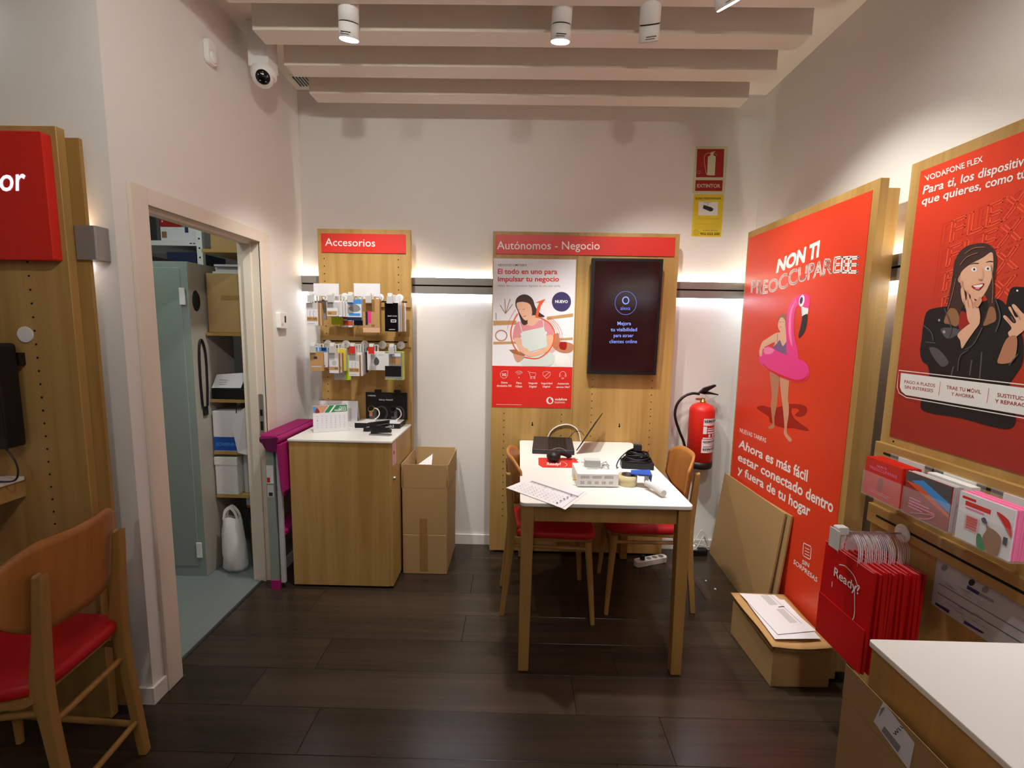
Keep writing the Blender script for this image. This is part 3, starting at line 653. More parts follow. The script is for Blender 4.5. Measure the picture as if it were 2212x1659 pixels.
# --- wall screen
t = thing('wall_screen', 'black upright monitor showing blue text on a dark red picture', 'monitor', (.65, YP-.05, 1.2))
yt, yb = YP-.075, YP-.052
Q = lambda x, y, yy: on('y', yy, 1040+x/3.7705, 480+y/3.7705)
TL, TR, BR, BL = Q(905, 291, yt), Q(1487, 297, yt), Q(1420, 1248, yb), Q(862, 1235, yb)
cx0, cx1 = (TL.x+BL.x)/2, (TR.x+BR.x)/2; zt, zb = (TL.z+TR.z)/2, (BL.z+BR.z)/2
V = Vector((0, yt-yb, zt-zb)).normalized(); N = Vector((1, 0, 0)).cross(V); hgt = math.hypot(yt-yb, zt-zb)
MT = Matrix.Translation((cx0, yb, zb)) @ Matrix(((1, 0, 0), (0, -N.y, V.y), (0, -N.z, V.z))).to_4x4()
wd = cx1-cx0
G().box(0, wd, .0, .044, 0, hgt, 'black', MT).build('housing', t, bevel=.003)
G().box(.018, wd-.018, -.0012, -.0002, .019, hgt-.019, 'tv_screen', MT).build('screen', t)
G().box(wd*.3, wd*.7, .0445, YP-yb-.012, .2, .5, 'dark', MT).build('bracket', t)
F = Flat(MT @ Vector((0, -.0012, 0)), (1, 0, 0), V, N, .0003).zoom(1040, 480, 3.7705)
F.ring((1175, 658), (87, 95), .0022, 'tv_blue2'); F.ring((1175, 637), (25, 28), .006, 'tv_blue')
F.text_px('alexa', (1132, 714), (1212, 714), (1132, 684), (1212, 684), 'tv_blue2', .0)
for s_, x0_, x1_, y_, bd, mm in (('Mejora', 1108, 1218, 838, .008, 'tv_blue'), ('tu visibilidad', 1053, 1267, 888, .008, 'tv_blue'), ('para atraer', 1077, 1238, 936, .0, 'tv_blue'), ('clientes online', 1042, 1267, 985, .0, 'tv_blue')):
    F.text_px(s_, (x0_, y_), (x1_, y_), (x0_, y_-30), (x1_, y_-30), mm, bd)
F.build('caption', t, label='glowing blue caption')
# --- safety signs
t = thing('safety_sign', 'red extinguisher pictogram sign reading EXTINTOR high on the wall', 'sign', (1.14, D, 2.29))
G().box(1.048, 1.243, D-.0025, D-.0004, 2.288, 2.560, 'photolum').build('plate', t)
F = Flat((0, D-.0025, 0), (1, 0, 0), (0, 0, 1), (0, -1, 0), .0003).zoom(1430, 290, 6.635)
F.shape([(505, 212), (893, 212), (876, 618), (487, 616)], 'red_dark'); F.shape([(482, 657), (872, 659), (862, 815), (474, 813)], 'red_dark')
F.shape([(658, 320), (690, 306), (695, 270), (715, 250), (740, 262), (735, 300), (770, 318), (756, 590), (645, 588)], 'photolum')
F.stroke([(700, 270), (650, 272), (612, 310), (605, 380), (620, 480), (632, 560), (650, 580)], .0022, 'photolum', smooth=True); F.stroke([(735, 280), (770, 285), (788, 305)], .0016, 'photolum'); F.shape([(720, 256), (768, 242), (735, 275)], 'photolum')
F.text_px('EXTINTOR', (503, 764), (836, 766), (503, 712), (836, 714), 'photolum', .02)
F.ring((526, 546), (20, 20), .0012, 'photolum')
F.build('pictogram', t)
t = thing('safety_sign', 'yellow video surveillance notice with camera pictogram below the extinguisher sign', 'sign', (1.145, D, 2.03))
G().box(1.056, 1.239, D-.002, D-.0004, 2.030, 2.282, 'yellow').build('plate', t)
F = Flat((0, D-.002, 0), (1, 0, 0), (0, 0, 1), (0, -1, 0), .0003).zoom(1430, 290, 6.635)
F.shape([(526, 965), (802, 968), (796, 1164), (517, 1162)], 'white'); F.shape([(598, 1012), (706, 1046), (738, 1068), (724, 1100), (690, 1108), (584, 1062)], 'dark')
F.stroke([(656, 978), (656, 1024)], .0018, 'dark'); F.stroke([(596, 978), (718, 978)], .0012, 'dark')
F.text_px('ZONA VIDEOVIGILADA', (478, 934), (848, 934), (478, 904), (848, 904), 'dark', .01)
for y_ in (1212, 1275, 1293, 1322, 1346): F.stroke([(470, y_), (838, y_+2)], .0006, 'grey_dark')
F.ring((492, 1408), (36, 38), .0016, 'dark'); F.ring((492, 1408), (16, 16), .0012, 'dark'); F.text_px('SOSSEGURIDAD', (584, 1388), (796, 1388), (584, 1370), (796, 1370), 'grey_dark', .0); F.text_px('902.023.200', (546, 1444), (828, 1446), (546, 1408), (828, 1410), 'dark', .02)
F.build('notice_print', t)
# ================================================================== furniture
# --- white-topped table
TX0, TX1, TY0, TY1, TZ = .018, .718, 1.803, 2.855, .75
t = thing('work_table', 'white-topped oak table with square legs standing against the wide panel', 'table', ((TX0+TX1)/2, 2.33, 0))
G().rbox(TX0, TX1, TY0, TY1, TZ-.016, TZ, 'white_top', .022).build('tabletop', t, bevel=.003)
for x in (TX0+.006, TX1-.058):
    for y in (TY0+.008, TY1-.060):
        q = G(); k = .009
        xa, xb = (x, x+.052-k) if x < .3 else (x+k, x+.052)
        ya, yb = (y, y+.052-k) if y < 2 else (y+k, y+.052)
        top = [(x, y, TZ-.017), (x+.052, y, TZ-.017), (x+.052, y+.052, TZ-.017), (x, y+.052, TZ-.017)]; bot = [(xa, ya, .004), (xb, ya, .004), (xb, yb, .004), (xa, yb, .004)]
        q.add(top+bot, [(0, 1, 2, 3), (7, 6, 5, 4)]+[(i, (i+1) % 4, 4+(i+1) % 4, 4+i) for i in range(4)], 'chair_oak')
        lg = q.build('leg', t, bevel=.003); G().lathe([(.014, 0), (.014, .004)], 'black', ((xa+xb)/2, (ya+yb)/2, 0)).build('foot_pad', lg)
for y in (TY0+.022, TY1-.044): G().box(TX0+.06, TX1-.06, y, y+.022, TZ-.085, TZ-.017, 'chair_oak').build('apron', t)
for x in (TX0+.018, TX1-.040): G().box(x, x+.022, TY0+.062, TY1-.062, TZ-.085, TZ-.017, 'chair_oak').build('apron', t)
# --- chairs (local frame: the sitter looks along +x)
def make_chair():
    t = thing('red_chair', '', 'chair', (0, 0, 0), 0, 'oak chairs with red padded seats')
    # padded seat
    N = 40; base = []
    for k in range(N):
        th = 2*math.pi*k/N; c, s = math.cos(th), math.sin(th)
        a = math.copysign(abs(c)**.35, c); b = math.copysign(abs(s)**.35, s)
        base.append((a*.215+.0, b*(.185+.025*a)))
    prof = [(.94, .428), (.99, .433), (1, .446), (.985, .459), (.93, .466), (.6, .469), (.25, .465)]
    vs = [(x*f, y*f, z) for f, z in prof for x, y in base]; fs = [(i*N+k, i*N+(k+1) % N, (i+1)*N+(k+1) % N, (i+1)*N+k) for i in range(len(prof)-1) for k in range(N)]
    fs += [tuple(range(N))[::-1], tuple(range(N*(len(prof)-1), N*len(prof)))]
    G().add(vs, fs, 'red_seat', True).build('seat', t, local=True)
    G().rbox(-.195, .195, -.17, .17, .412, .4279, 'chair_oak', .03).build('seat_base', t, local=True)
    for s in (-1, 1):
        G().tube([(.20, s*.205, .0), (.185, s*.185, .22), (.170, s*.165, .412)], .016, 'chair_oak', 12, rr=[.0115, .0155, .018]).build('leg', t, local=True)
        pr = catmull([(-.262, 0, .0), (-.238, 0, .25), (-.226, 0, .42), (-.232, 0, .58), (-.240, 0, .735), (-.233, 0, .744), (-.222, 0, .742), (-.2145, 0, .735), (-.1985, 0, .58), (-.178, 0, .44), (-.192, 0, .36), (-.212, 0, .20), (-.236, 0, .0)], False, 3)
        G().prism([(p.x, s*.136-.0135, max(p.z, 0)) for p in pr], (0, .027, 0), 'chair_oak').build('leg', t, bevel=.005, local=True)
        G().tube([(-.195, s*.137, .375), (.178, s*.172, .375)], .0095, 'chair_oak', 8).build('stretcher', t, local=True)
    G().tube([(.182, -.172, .330), (.182, .172, .330)], .0095, 'chair_oak', 8).build('stretcher', t, local=True)
    G().tube([(-.205, -.122, .330), (-.205, .122, .330)], .0095, 'chair_oak', 8).build('stretcher', t, local=True)
    # bent plywood back
    nu, nv = 22, 10; vs = []; fs = []
    def bk(u, v, off):
        y = u*.195; zt = .822-.05*max(0, abs(u)-.5)**2*4-.0; zb = .575+.06*max(0, abs(u)-.45)**2*4
        z = zb+(zt-zb)*v; x = -.226+.058*u*u-.10*(z-.70)
        return Vector((x+off, y, z))
    rim = lambda u, v: 1
    for off in (0, .012):
        for j in range(nv+1):
            for i in range(nu+1):
                u = -1+2*i/nu; v = j/nv; vs.append(bk(u, v, off))
    S = (nu+1)*(nv+1)
    for j in range(nv):
        for i in range(nu):
            a = j*(nu+1)+i; fs.append((a, a+1, a+nu+2, a+nu+1)); fs.append((S+a, S+a+nu+1, S+a+nu+2, S+a+1))
    for i in range(nu): a = i; fs.append((a, S+a, S+a+1, a+1)); a = nv*(nu+1)+i; fs.append((a, a+1, S+a+1, S+a))
    for j in range(nv): a = j*(nu+1); b = a+nu+1; fs.append((a, b, S+b, S+a)); a += nu; b += nu; fs.append((a, S+a, S+b, b))
    G().add(vs, fs, 'beech', True).build('backrest', t, local=True)
    return t
ch = make_chair(); ch.location = (.185, 2.345, 0); ch.rotation_euler.z = .03
tag(ch, 'oak chair with red seat tucked under the laptop side of the table', 'chair')
c2 = copy_tree(ch); c2.location = (.69, 2.42, 0); c2.rotation_euler.z = math.pi-.08; tag(c2, 'oak chair with red seat tucked under the table side facing the extinguisher', 'chair')
c3 = copy_tree(ch); c3.location = (-1.475, 1.235, 0); c3.rotation_euler.z = math.pi+.10; c3.scale = (1, 1, 1.06); tag(c3, 'oak chair with red seat beside the lit red sign', 'chair')
G().tube([(-.225, .136, .10), (.196, .20, .10)], .0095, 'chair_oak', 8).build('stretcher', c3, local=True)
G().tube([(-.225, -.136, .10), (.196, -.20, .10)], .0095, 'chair_oak', 8).build('stretcher', c3, local=True)
G().tube([(-.236, -.122, .115), (-.236, .122, .115)], .0095, 'chair_oak', 8).build('stretcher', c3, local=True)
# --- white-topped cabinet
CX0, CX1, CY0, CY1 = -1.226, -.667, 2.41, 2.858
t = thing('cabinet', 'oak cabinet with white top holding calendars and a watch display', 'cabinet', ((CX0+CX1)/2, 2.63, 0))
G().box(CX0+.004, CX1-.022, CY0+.004, CY1, .012, .826, 'oak').build('body', t, bevel=.001, seg=1)
G().box(CX0+.02, CX1-.03, CY0+.02, CY1-.01, 0, .0119, 'void').build('plinth', t)
G().rbox(CX0-.002, CX1+.002, CY0-.002, CY1+.0, .8265, .838, 'white_top', .006).build('worktop', t, bevel=.002)
dr = G().box(CX1-.0215, CX1-.001, CY0+.004, CY1-.002, .014, .824, 'oak').build('door', t, bevel=.001, seg=1)
G().lathe([(.009, 0), (.009, .010), (.007, .012)], 'steel', (CX1-.001, CY0+.035, .625), 'x', 14).build('lock', dr, label='chrome lock')
n = thing('taped_note', 'pink slip of paper taped to the cabinet door', 'paper', (CX1, 2.44, .70))
G().box(CX1+.0002, CX1+.0008, CY0+.008, CY0+.085, .695, .822, 'pink_paper').build('slip', n)
F = Flat((CX1+.0008, 0, 0), (0, 1, 0), (0, 0, 1), (1, 0, 0), .0002); F.rect(CY0+.03, .755, CY0+.055, .775, 'red_dark'); F.build('stamp', n)
# --- cardboard boxes beside the cabinet
t = thing('cardboard_box', 'closed taped cardboard box under the open one beside the cabinet', 'box', (-.525, 2.76, 0))
G().box(-.655, -.397, 2.575, 2.935, .001, .242, 'cardboard').build('body', t, bevel=.003)
G().box(-.556, -.508, 2.5742, 2.5749, .02, .2425, 'tape').box(-.556, -.508, 2.575, 2.935, .2421, .2426, 'tape').build('tape_strip', t)
t = thing('cardboard_box', 'tall open cardboard box with raised flaps beside the cabinet', 'box', (-.525, 2.76, .243))
q = G(); zb, zf, zt = .244, .522, .662
for (a, b, c, d) in ((-.655, -.651, 2.577, 2.937), (-.399, -.395, 2.577, 2.937), (-.651, -.399, 2.577, 2.581), (-.651, -.399, 2.933, 2.937)): q.box(a, b, c, d, zb, zf, 'cardboard')
q.box(-.651, -.399, 2.581, 2.933, zb, zb+.004, 'cardboard_in'); q.build('body', t)
for (a, b, c, d, e) in ((-.655, -.651, 2.580, 2.934, -.010), (-.399, -.395, 2.580, 2.934, .012), (-.650, -.400, 2.577, 2.581, 0), (-.650, -.400, 2.933, 2.937, 0)):
    M = Matrix.Translation((e/2, 0, zf+.001)); G().box(a, b, c, d, 0, zt-zf+(.012 if c > 2.9 else 0), 'cardboard_in' if c > 2.9 or a < -.652 else 'cardboard', M).build('flap', t, bevel=.001, seg=1)
G().box(-.556, -.512, 2.5761, 2.5768, zb, .34, 'tape').build('tape_strip', t)
t = thing('loose_sheet', 'crumpled white sheet sticking up inside the open cardboard box', 'paper', (-.55, 2.7, .5))
G().add([(-.63, 2.66, .60), (-.50, 2.64, .612), (-.52, 2.80, .665), (-.60, 2.78, .60), (-.56, 2.70, .45)], [(0, 1, 2), (0, 2, 3), (0, 1, 4), (1, 2, 4)], 'paper').build('sheet', t)
# --- step ladder folded behind the cabinet
t = thing('step_ladder', 'folded step ladder with magenta platform between the doorway and the cabinet', 'ladder', (-1.29, 2.55, 0))
G().rbox(-1.350, -1.246, 2.36, 2.80, .822, .868, 'magenta', .02, 'y').build('platform', t, bevel=.003)
q = G()
for k in range(9): q.box(-1.350+.0113*k, -1.3445+.0113*k, 2.365, 2.795, .8682, .8705, 'magenta')
q.build('platform_ribs', t, kind='stuff')
G().prism([(-1.262, 2.36, .82), (-1.236, 2.36, .82), (-1.232, 2.36, .56), (-1.246, 2.36, .56)], (0, .42, 0), 'magenta').build('folding_flap', t, bevel=.002)
G().prism([(-1.345, 2.352, .85), (-1.25, 2.352, .86), (-1.262, 2.352, .78), (-1.31, 2.352, .785)], (0, .0075, 0), 'magenta_dark').build('end_cap', t, bevel=.002)
for y in (2.385, 2.74):
    r1 = G().box(-1.335, -1.292, y, y+.022, .03, .818, 'teal_metal').build('side_rail', t, bevel=.002)
    G().rbox(-1.338, -1.288, y-.004, y+.026, .0, .05, 'magenta', .006).build('foot', r1)
    if y < 2.5:
        F = Flat((0, y, 0), (1, 0, 0), (0, 0, 1), (0, -1, 0), .0003); F.rect(-1.333, .60, -1.296, .70, 'paper'); F.rect(-1.331, .605, -1.315, .632, 'red'); F.rect(-1.332, .525, -1.298, .59, 'paper_grey'); F.rect(-1.325, .53, -1.304, .55, 'dark')
        F.build('sticker', r1)
    G().box(-1.285, -1.262, y+.01, y+.03, .03, .815, 'grey_light').build('rear_rail', t, bevel=.002)
for z in (.30, .52): G().box(-1.345, -1.255, 2.41, 2.738, z, z+.022, 'magenta').build('tread', t, bevel=.002)

# ================================================================== things on the table
def rot_about(c, a): return Matrix.Translation(c) @ Matrix.Rotation(a, 4, 'Z')
t = thing('laptop', 'open black laptop seen edge-on at the panel end of the table', 'laptop', (.215, 2.70, TZ))
M = rot_about((.215, 2.70, TZ), -.06)
G().rbox(-.118, .118, -.165, .150, .0003, .026, 'dark', .006, M=M).build('base', t, bevel=.0015, seg=1)
q = G()
for i in range(5):
    for j in range(12): q.box(-.03+.022*i, -.011+.022*i, -.145+.0235*j, -.125+.0235*j, .0261, .0278, 'black', M)
q.build('keyboard_keys', t, kind='stuff')
h = Vector((.30, .954, 0)); b = Vector((.52, -.02, .854)).normalized(); o0 = Vector((.334, 2.552, TZ+.022)); nn = h.cross(b).normalized()*.005
G().prism([o0, o0+h*.27, o0+h*.27+b*.20, o0+b*.20], nn, 'black').build('lid', t, bevel=.001, seg=1)
t = thing('charging_cable', 'white cable arching up behind the laptop', 'cable', (.3, 2.83, TZ))
P3 = lambda pts, y: [tuple(on('y', y, *p)) for p in pts]
G().tube(catmull(P3([(1182, 948), (1190, 932), (1205, 921), (1224, 917), (1240, 922), (1250, 934), (1254, 952)], 2.852), False, 6), .0042, 'white', 8).build('cord', t)
t = thing('charging_cable', 'thin black cord looping from the laptop lid', 'cable', (.35, 2.75, TZ))
G().tube(catmull(P3([(1228, 947), (1236, 938), (1243, 932), (1254, 932), (1262, 941)], 2.80), False, 6), .002, 'dark', 6).build('cord', t)
t = thing('mouse_mat', 'red mat printed Ready? under the barcode scanner', 'mat', (.22, 2.38, TZ))
q8 = [on('z', TZ, *p) for p in ((1163, 990), (1242, 990), (1250, 1001), (1250, 1011), (1172, 1010), (1163, 1004))]
G().prism([(p.x, p.y, TZ+.0003) for p in q8], (0, 0, .003), 'red_sign').build('sheet', t)
F = Flat((0, 0, TZ+.0033), (1, 0, 0), (0, 1, 0), (0, 0, 1), .0003).zoom(1060, 880, 4.8087)
F.text_px('Ready?', (582, 600), (728, 602), (585, 572), (730, 574), 'white', .02); F.stroke([(610, 572), (680, 560), (760, 570), (792, 595), (770, 615), (720, 622)], .002, 'white', smooth=True); F.build('lettering', t)
t = thing('barcode_scanner', 'black handheld barcode scanner lying on the red mat', 'scanner', (.2, 2.42, TZ+.004))
G().ellipsoid((.196, 2.395, TZ+.032), (.038, .045, .029), 'black').build('head', t)
G().tube(catmull([(.20, 2.40, TZ+.036), (.235, 2.42, TZ+.042), (.275, 2.43, TZ+.028), (.285, 2.43, TZ+.015)], False, 5), .014, 'black', 12).build('handle', t)
G().tube(catmull([(.19, 2.42, TZ+.058), (.22, 2.44, TZ+.062), (.26, 2.45, TZ+.05), (.29, 2.44, TZ+.008), (.33, 2.42, TZ+.008)], False, 5), .0022, 'grey', 6).build('cord', t)
t = thing('signal_box', 'flat white vented electronics box with a charger lying on top', 'box', (.36, 2.09, TZ))
M = rot_about((.362, 2.09, TZ), .03)
G().rbox(-.092, .092, -.085, .085, .004, .062, 'white', .003, M=M).build('case', t, bevel=.0012, seg=1)
for x in (-.07, .07):
    for y in (-.065, .065): G().lathe([(.008, 0), (.008, .004)], 'grey', (x, y, 0), 'z', 10, M).build('foot', t)
q = G()
for r_, n_ in ((.047, 3), (.022, 5)):
    for k in range(n_):
        w_ = .15/n_; xa = -.078+k*(.16/n_)
        for i in range(int((w_-.008)/.0045)):
            for j in range(3): q.box(xa+.0045*i, xa+.0045*i+.0028, -.0856, -.0851, r_-.006+.0045*j, r_-.006+.0045*j+.003, 'grey', M)
q.build('vent_slots', t, kind='stuff')
G().box(-.0928, -.0921, -.03, .02, .018, .034, 'yellow', M).build('side_label', t)
G().tube([(-.0925, -.055, .026), (-.108, -.055, .026)], .004, 'brass', 10, M=M).build('socket', t)
t = thing('power_adapter', 'white plug adapter with a bundled cord on the vented box', 'charger', (.36, 2.12, TZ+.063))
M = rot_about((.355, 2.12, TZ+.063), -.05)
G().rbox(-.036, .036, -.022, .022, .0, .034, 'grey_light', .006, M=M).build('body', t, bevel=.003)
for y in (-.008, .008): G().tube([(-.036, y, .018), (-.052, y, .018)], .0022, 'steel', 8, M=M).build('pin', t)
pts = [(.055+.02*math.sin(k*.9), -.01+.03*math.cos(k*1.3), .004+.006*(k % 4)) for k in range(16)]
G().tube(catmull([(-.03, -.05, .003), (-.01, -.045, .003), (.02, -.04, .004)]+pts, False, 5), .0021, 'grey_light', 6, M=M).build('cord', t)
# cable bundle
t = thing('cable_bundle', 'black power brick with coiled cords and plug on the table', 'cable', (.62, 2.33, TZ))
M = rot_about((.617, 2.325, TZ), -.1)
G().rbox(-.080, .080, -.042, .042, .0005, .034, 'black', .008, M=M).build('power_brick', t, bevel=.003)
q = G()
for k in range(9):
    rr = .075-.006*(k % 3); zz = .036+.0075*k*.75; ox = .004*math.sin(k*2.1); oy = .004*math.cos(k*1.7)
    q.tube([(ox+rr*math.cos(2*math.pi*i/24)*(1-.04*k), oy+.6*rr*math.sin(2*math.pi*i/24)*(1-.03*k), zz+.004*math.sin(i*.8+k)) for i in range(24)], .0038, 'black', 6, True, M)
q.build('coil', t, kind='stuff')
G().rbox(-.02, .02, -.016, .016, .088, .118, 'black', .005, M=M).build('plug', t, bevel=.002)
for x in (-.008, .008): G().tube([(x, 0, .118), (x, 0, .135)], .0022, 'grey', 8, M=M).build('pin', t)
G().tube(catmull([(-.015, 0, .10), (-.05, -.01, .085), (-.09, -.02, .045), (-.105, -.035, .012), (-.10, -.05, .008)], False, 6), .003, 'black', 6, M=M).build('cord', t)
# tape dispenser
t = thing('tape_dispenser', 'packing tape gun with blue guard and grey handle on the table', 'tape dispenser', (.53, 2.0, TZ))
c = Vector((.507, 2.055, TZ))
G().lathe([(.028, .001), (.043, .001), (.043, .046), (.028, .046), (.028, .001)], 'tape_roll', c, 'z', 32, cap=False).build('tape_roll', t)
G().lathe([(.020, .001), (.0275, .001), (.0275, .050), (.020, .050), (.020, .001)], 'dark', c, 'z', 28, cap=False).build('hub', t)
G().box(.545, .592, 2.018, 2.064, .0515+TZ, .0545+TZ, 'grey_light').box(.585, .592, 2.018, 2.064, TZ+.004, TZ+.0515, 'grey_light').build('frame', t, bevel=.001, seg=1)
q = G().prism([(.512, 2.03, TZ+.056), (.60, 1.995, TZ+.062), (.612, 2.075, TZ+.062), (.53, 2.085, TZ+.056)], (0, 0, .004), 'blue'); q.prism([(.60, 1.995, TZ+.062), (.612, 2.075, TZ+.062), (.606, 2.075, TZ+.035), (.598, 1.995, TZ+.035)], (-.004, 0, 0), 'blue'); q.build('guard', t)
G().tube([(.575, 2.00, TZ+.028), (.60, 1.955, TZ+.024), (.622, 1.895, TZ+.018)], .013, 'grey_light', 14, rr=[.012, .013, .015]).build('handle', t)
# papers
def sheet(name, label, quad, z, th=.0008, m='paper', lines=None):
    t = thing(name, label, 'paper', (sum(p[0] for p in quad)/4, sum(p[1] for p in quad)/4, z))
    G().prism([(x, y, z+.0003) for x, y in quad], (0, 0, th), m).build('sheet', t); return t
Q4 = [on('z', TZ, *p) for p in ((1093, 1055), (1145, 1034), (1262, 1063), (1214, 1099))]
q4 = [(p.x, p.y) for p in Q4]
sheet('calendar_sheet', 'lower sheet of the two printed pages overhanging the table corner', [(x+.012, y-.010) for x, y in q4], TZ)
t = sheet('calendar_sheet', 'upper printed calendar page overhanging the table corner', q4, TZ+.002)
U = Vector((q4[3][0]-q4[0][0], q4[3][1]-q4[0][1], 0)); Vv = Vector((q4[1][0]-q4[0][0], q4[1][1]-q4[0][1], 0)); lu, lv = U.length, Vv.length
F = Flat((q4[0][0], q4[0][1], TZ+.0031), U, Vv, (0, 0, 1), .0002)
F.rect(lu*.10, lv*.80, lu*.95, lv*.87, 'grey')
for i in range(12): F.rect(lu*(.1+.07*i), lv*(.80-.05*random.random()-.03), lu*(.15+.07*i), lv*.80, 'paper_grey')
for j in range(5):
    for i in range(12): F.rect(lu*(.1+.07*i), lv*(.12+.1*j), lu*(.115+.07*i), lv*(.14+.1*j), 'grey')
for i in range(5): F.rect(lu*(.86), lv*(.1+.15*i), lu*(.88), lv*(.15+.15*i), 'dark')
F.build('print', t, kind='stuff')
sheet('loose_sheet', 'white sheet of paper lying under the coiled black cords', [(.49, 2.40), (.60, 2.46), (.715, 2.16), (.60, 2.11)], TZ)

# ================================================================== on the cabinet
ZT = .838
def tent(name, label, fx0, fy0, fx1, fy1, h, back):
    t = thing(name, label, 'calendar', ((fx0+fx1)/2, (fy0+fy1)/2+.03, ZT))
    u = Vector((fx1-fx0, fy1-fy0, 0)); n = Vector((-u.y, u.x, 0)).normalized()*back
    a, b = Vector((fx0, fy0, ZT+.001)), Vector((fx1, fy1, ZT+.001)); lean = n*.42+Vector((0, 0, h))
    th = n.normalized()*.0015
    G().prism([a, b, b+lean, a+lean], th, 'paper').build('front_page', t)
    G().prism([a+n, b+n, b+lean+th, a+lean+th], th, 'paper').build('rear_page', t)
    q = G(); L = u.length; e = u.normalized(); k = 0
    while k*.008 < L-.01:
        c = a+lean+e*(.006+.008*k); q.tube([tuple(c+Vector((0, 0, .004))+n.normalized()*.004*math.cos(w)+Vector((0, 0, .005*math.sin(w)))) for w in [i*math.pi/4 for i in range(8)]], .0006, 'dark', 4, True); k += 1
    q.build('wire_binding', t, kind='stuff')
    return t, Flat(a, u, lean, None, .0004)
p, q_ = on('z', ZT, 677, 935), on('z', ZT, 756, 928)
t, F = tent('desk_calendar', 'green-headed 2022 desk calendar on the cabinet', p.x, p.y, q_.x, q_.y-.03, .150, .07)
L = (Vector((q_.x, q_.y-.03, 0))-Vector((p.x, p.y, 0))).length; Hh = math.hypot(.15, .03)
F.shape([(.06, Hh*.72), (L-.002, Hh*.74), (L-.002, Hh*.985), (.09, Hh*.985)], 'green'); F.shape([(.0, Hh*.72), (.055, Hh*.72), (.085, Hh*.985), (0, Hh*.985)], 'skin2'); F.shape([(.002, Hh*.74), (.016, Hh*.74), (.02, Hh*.95), (.002, Hh*.95)], 'sky')
F.shape([(.085, Hh*.72), (.095, Hh*.72), (.125, Hh*.985), (.115, Hh*.985)], 'white'); F.blob([(.012, Hh*.73), (.035, Hh*.73), (.03, Hh*.85), (.02, Hh*.9)], 'red_dark')
F.text('oppo', .115, Hh*.77, .018, 'white', .02); F.text('Agosto', L-.006, Hh*.89, .013, 'white', .01, 'R'); F.text('2022', L-.006, Hh*.77, .022, 'white', .02, 'R')
for i in range(7):
    for j in range(6): F.rect(.02+.024*i, Hh*(.16+.085*j), .026+.024*i, Hh*(.18+.085*j), 'red' if (i, j) == (0, 3) else 'grey_light')
F.build('print', t, kind='stuff')
p, q_ = on('z', ZT, 722, 921), on('z', ZT, 772, 921)
t, F = tent('desk_calendar', 'plain white desk calendar standing behind the green-headed one', p.x-.10, p.y+.0, q_.x, q_.y-.005, .152, .06)
F.rect(.02, .118, .075, .126, 'paper_grey'); F.rect(.10, .12, .16, .126, 'paper_grey'); F.rect(.15, .03, .20, .11, 'grey_light'); F.build('print', t, kind='stuff')
# watch display
t = thing('watch_display', 'black and white stand with two smartwatches on acrylic cuffs', 'display stand', (-.83, 2.78, ZT))
wx0, wx1, wy0, wy1 = -.972, -.700, 2.715, 2.848
G().box(wx0, wx1, wy0, wy1, ZT+.0005, ZT+.030, 'black').build('base', t, bevel=.001, seg=1)
G().box(wx0+.002, wx1-.002, wy0+.002, wy1-.014, ZT+.0302, ZT+.0325, 'white').build('base_top', t)
bp = G().box(wx0+.03, wx1+.015, wy1-.012, wy1-.004, ZT+.0303, ZT+.20, 'black').build('back_board', t)
for x in (-.865, -.745): G().box(x-.02, x+.02, wy1-.016, wy1-.002, ZT+.2003, ZT+.217, 'black').build('clip', bp)
F = Flat((0, wy1-.012, 0), (1, 0, 0), (0, 0, 1), (0, -1, 0), .0003); F.text('SAMSUNG', wx0+.042, ZT+.175, .011, 'white', .01); F.text('Galaxy Watch3', -.86, ZT+.150, .014, 'white', .008)
F.ring((-.845, ZT+.07), (.035, .042), .008, 'grey_dark'); F.ring((-.735, ZT+.07), (.03, .042), .008, 'grey_dark'); F.build('lettering', bp)
F = Flat((0, wy0, 0), (1, 0, 0), (0, 0, 1), (0, -1, 0), .0003); F.text('watch3', -.802, ZT+.007, .023, 'white', .01); F.build('lettering', t)
for x, band in ((-.885, 'skin3'), (-.752, 'black')):
    G().rbox(x-.03, x+.03, 2.735, 2.775, ZT+.0327, ZT+.044, 'white', .006).build('pad', t, bevel=.002)
    wt = G(); wt.tube([(x+.026*math.cos(a), 2.79+.0*a, ZT+.078+.034*math.sin(a)) for a in [2*math.pi*i/28 for i in range(28)]], .0, band, 4, True)
    q = G(); R_ = .031
    ring = [(math.cos(2*math.pi*i/32), math.sin(2*math.pi*i/32)) for i in range(32)]
    vs = [(x+.6*R_*a, 2.785+R_*b*.7, ZT+.046+zz) for zz in (0, .05) for a, b in ring]
    q.add(vs, [(i, (i+1) % 32, 32+(i+1) % 32, 32+i) for i in range(32)], 'acrylic', True); q.build('acrylic_cuff', t)
    MW = Matrix.Translation((x, 2.762, ZT+.108)) @ Matrix.Rotation(math.radians(50), 4, 'X')
    wc = G().lathe([(.019, -.005), (.0205, 0), (.0195, .006), (.017, .0075)], 'brass' if band == 'skin3' else 'dark', (0, 0, 0), 'z', 24, MW).build('watch', t)
    G().lathe([(.0, .0078), (.0165, .0078)], 'black_gloss', (0, 0, 0), 'z', 24, MW, cap=False).build('dial', wc)
    G().box(x-.009, x+.009, 2.752, 2.755, ZT+.066, ZT+.098, band).build('strap', wc)
    G().tube(catmull([(x+.014, 2.775, ZT+.112), (x+.035, 2.775, ZT+.105), (x+.046, 2.772, ZT+.08), (x+.04, 2.762, ZT+.06), (x+.022, 2.75, ZT+.047)], False, 6), .0038, 'white', 8).build('charging_cord', t)
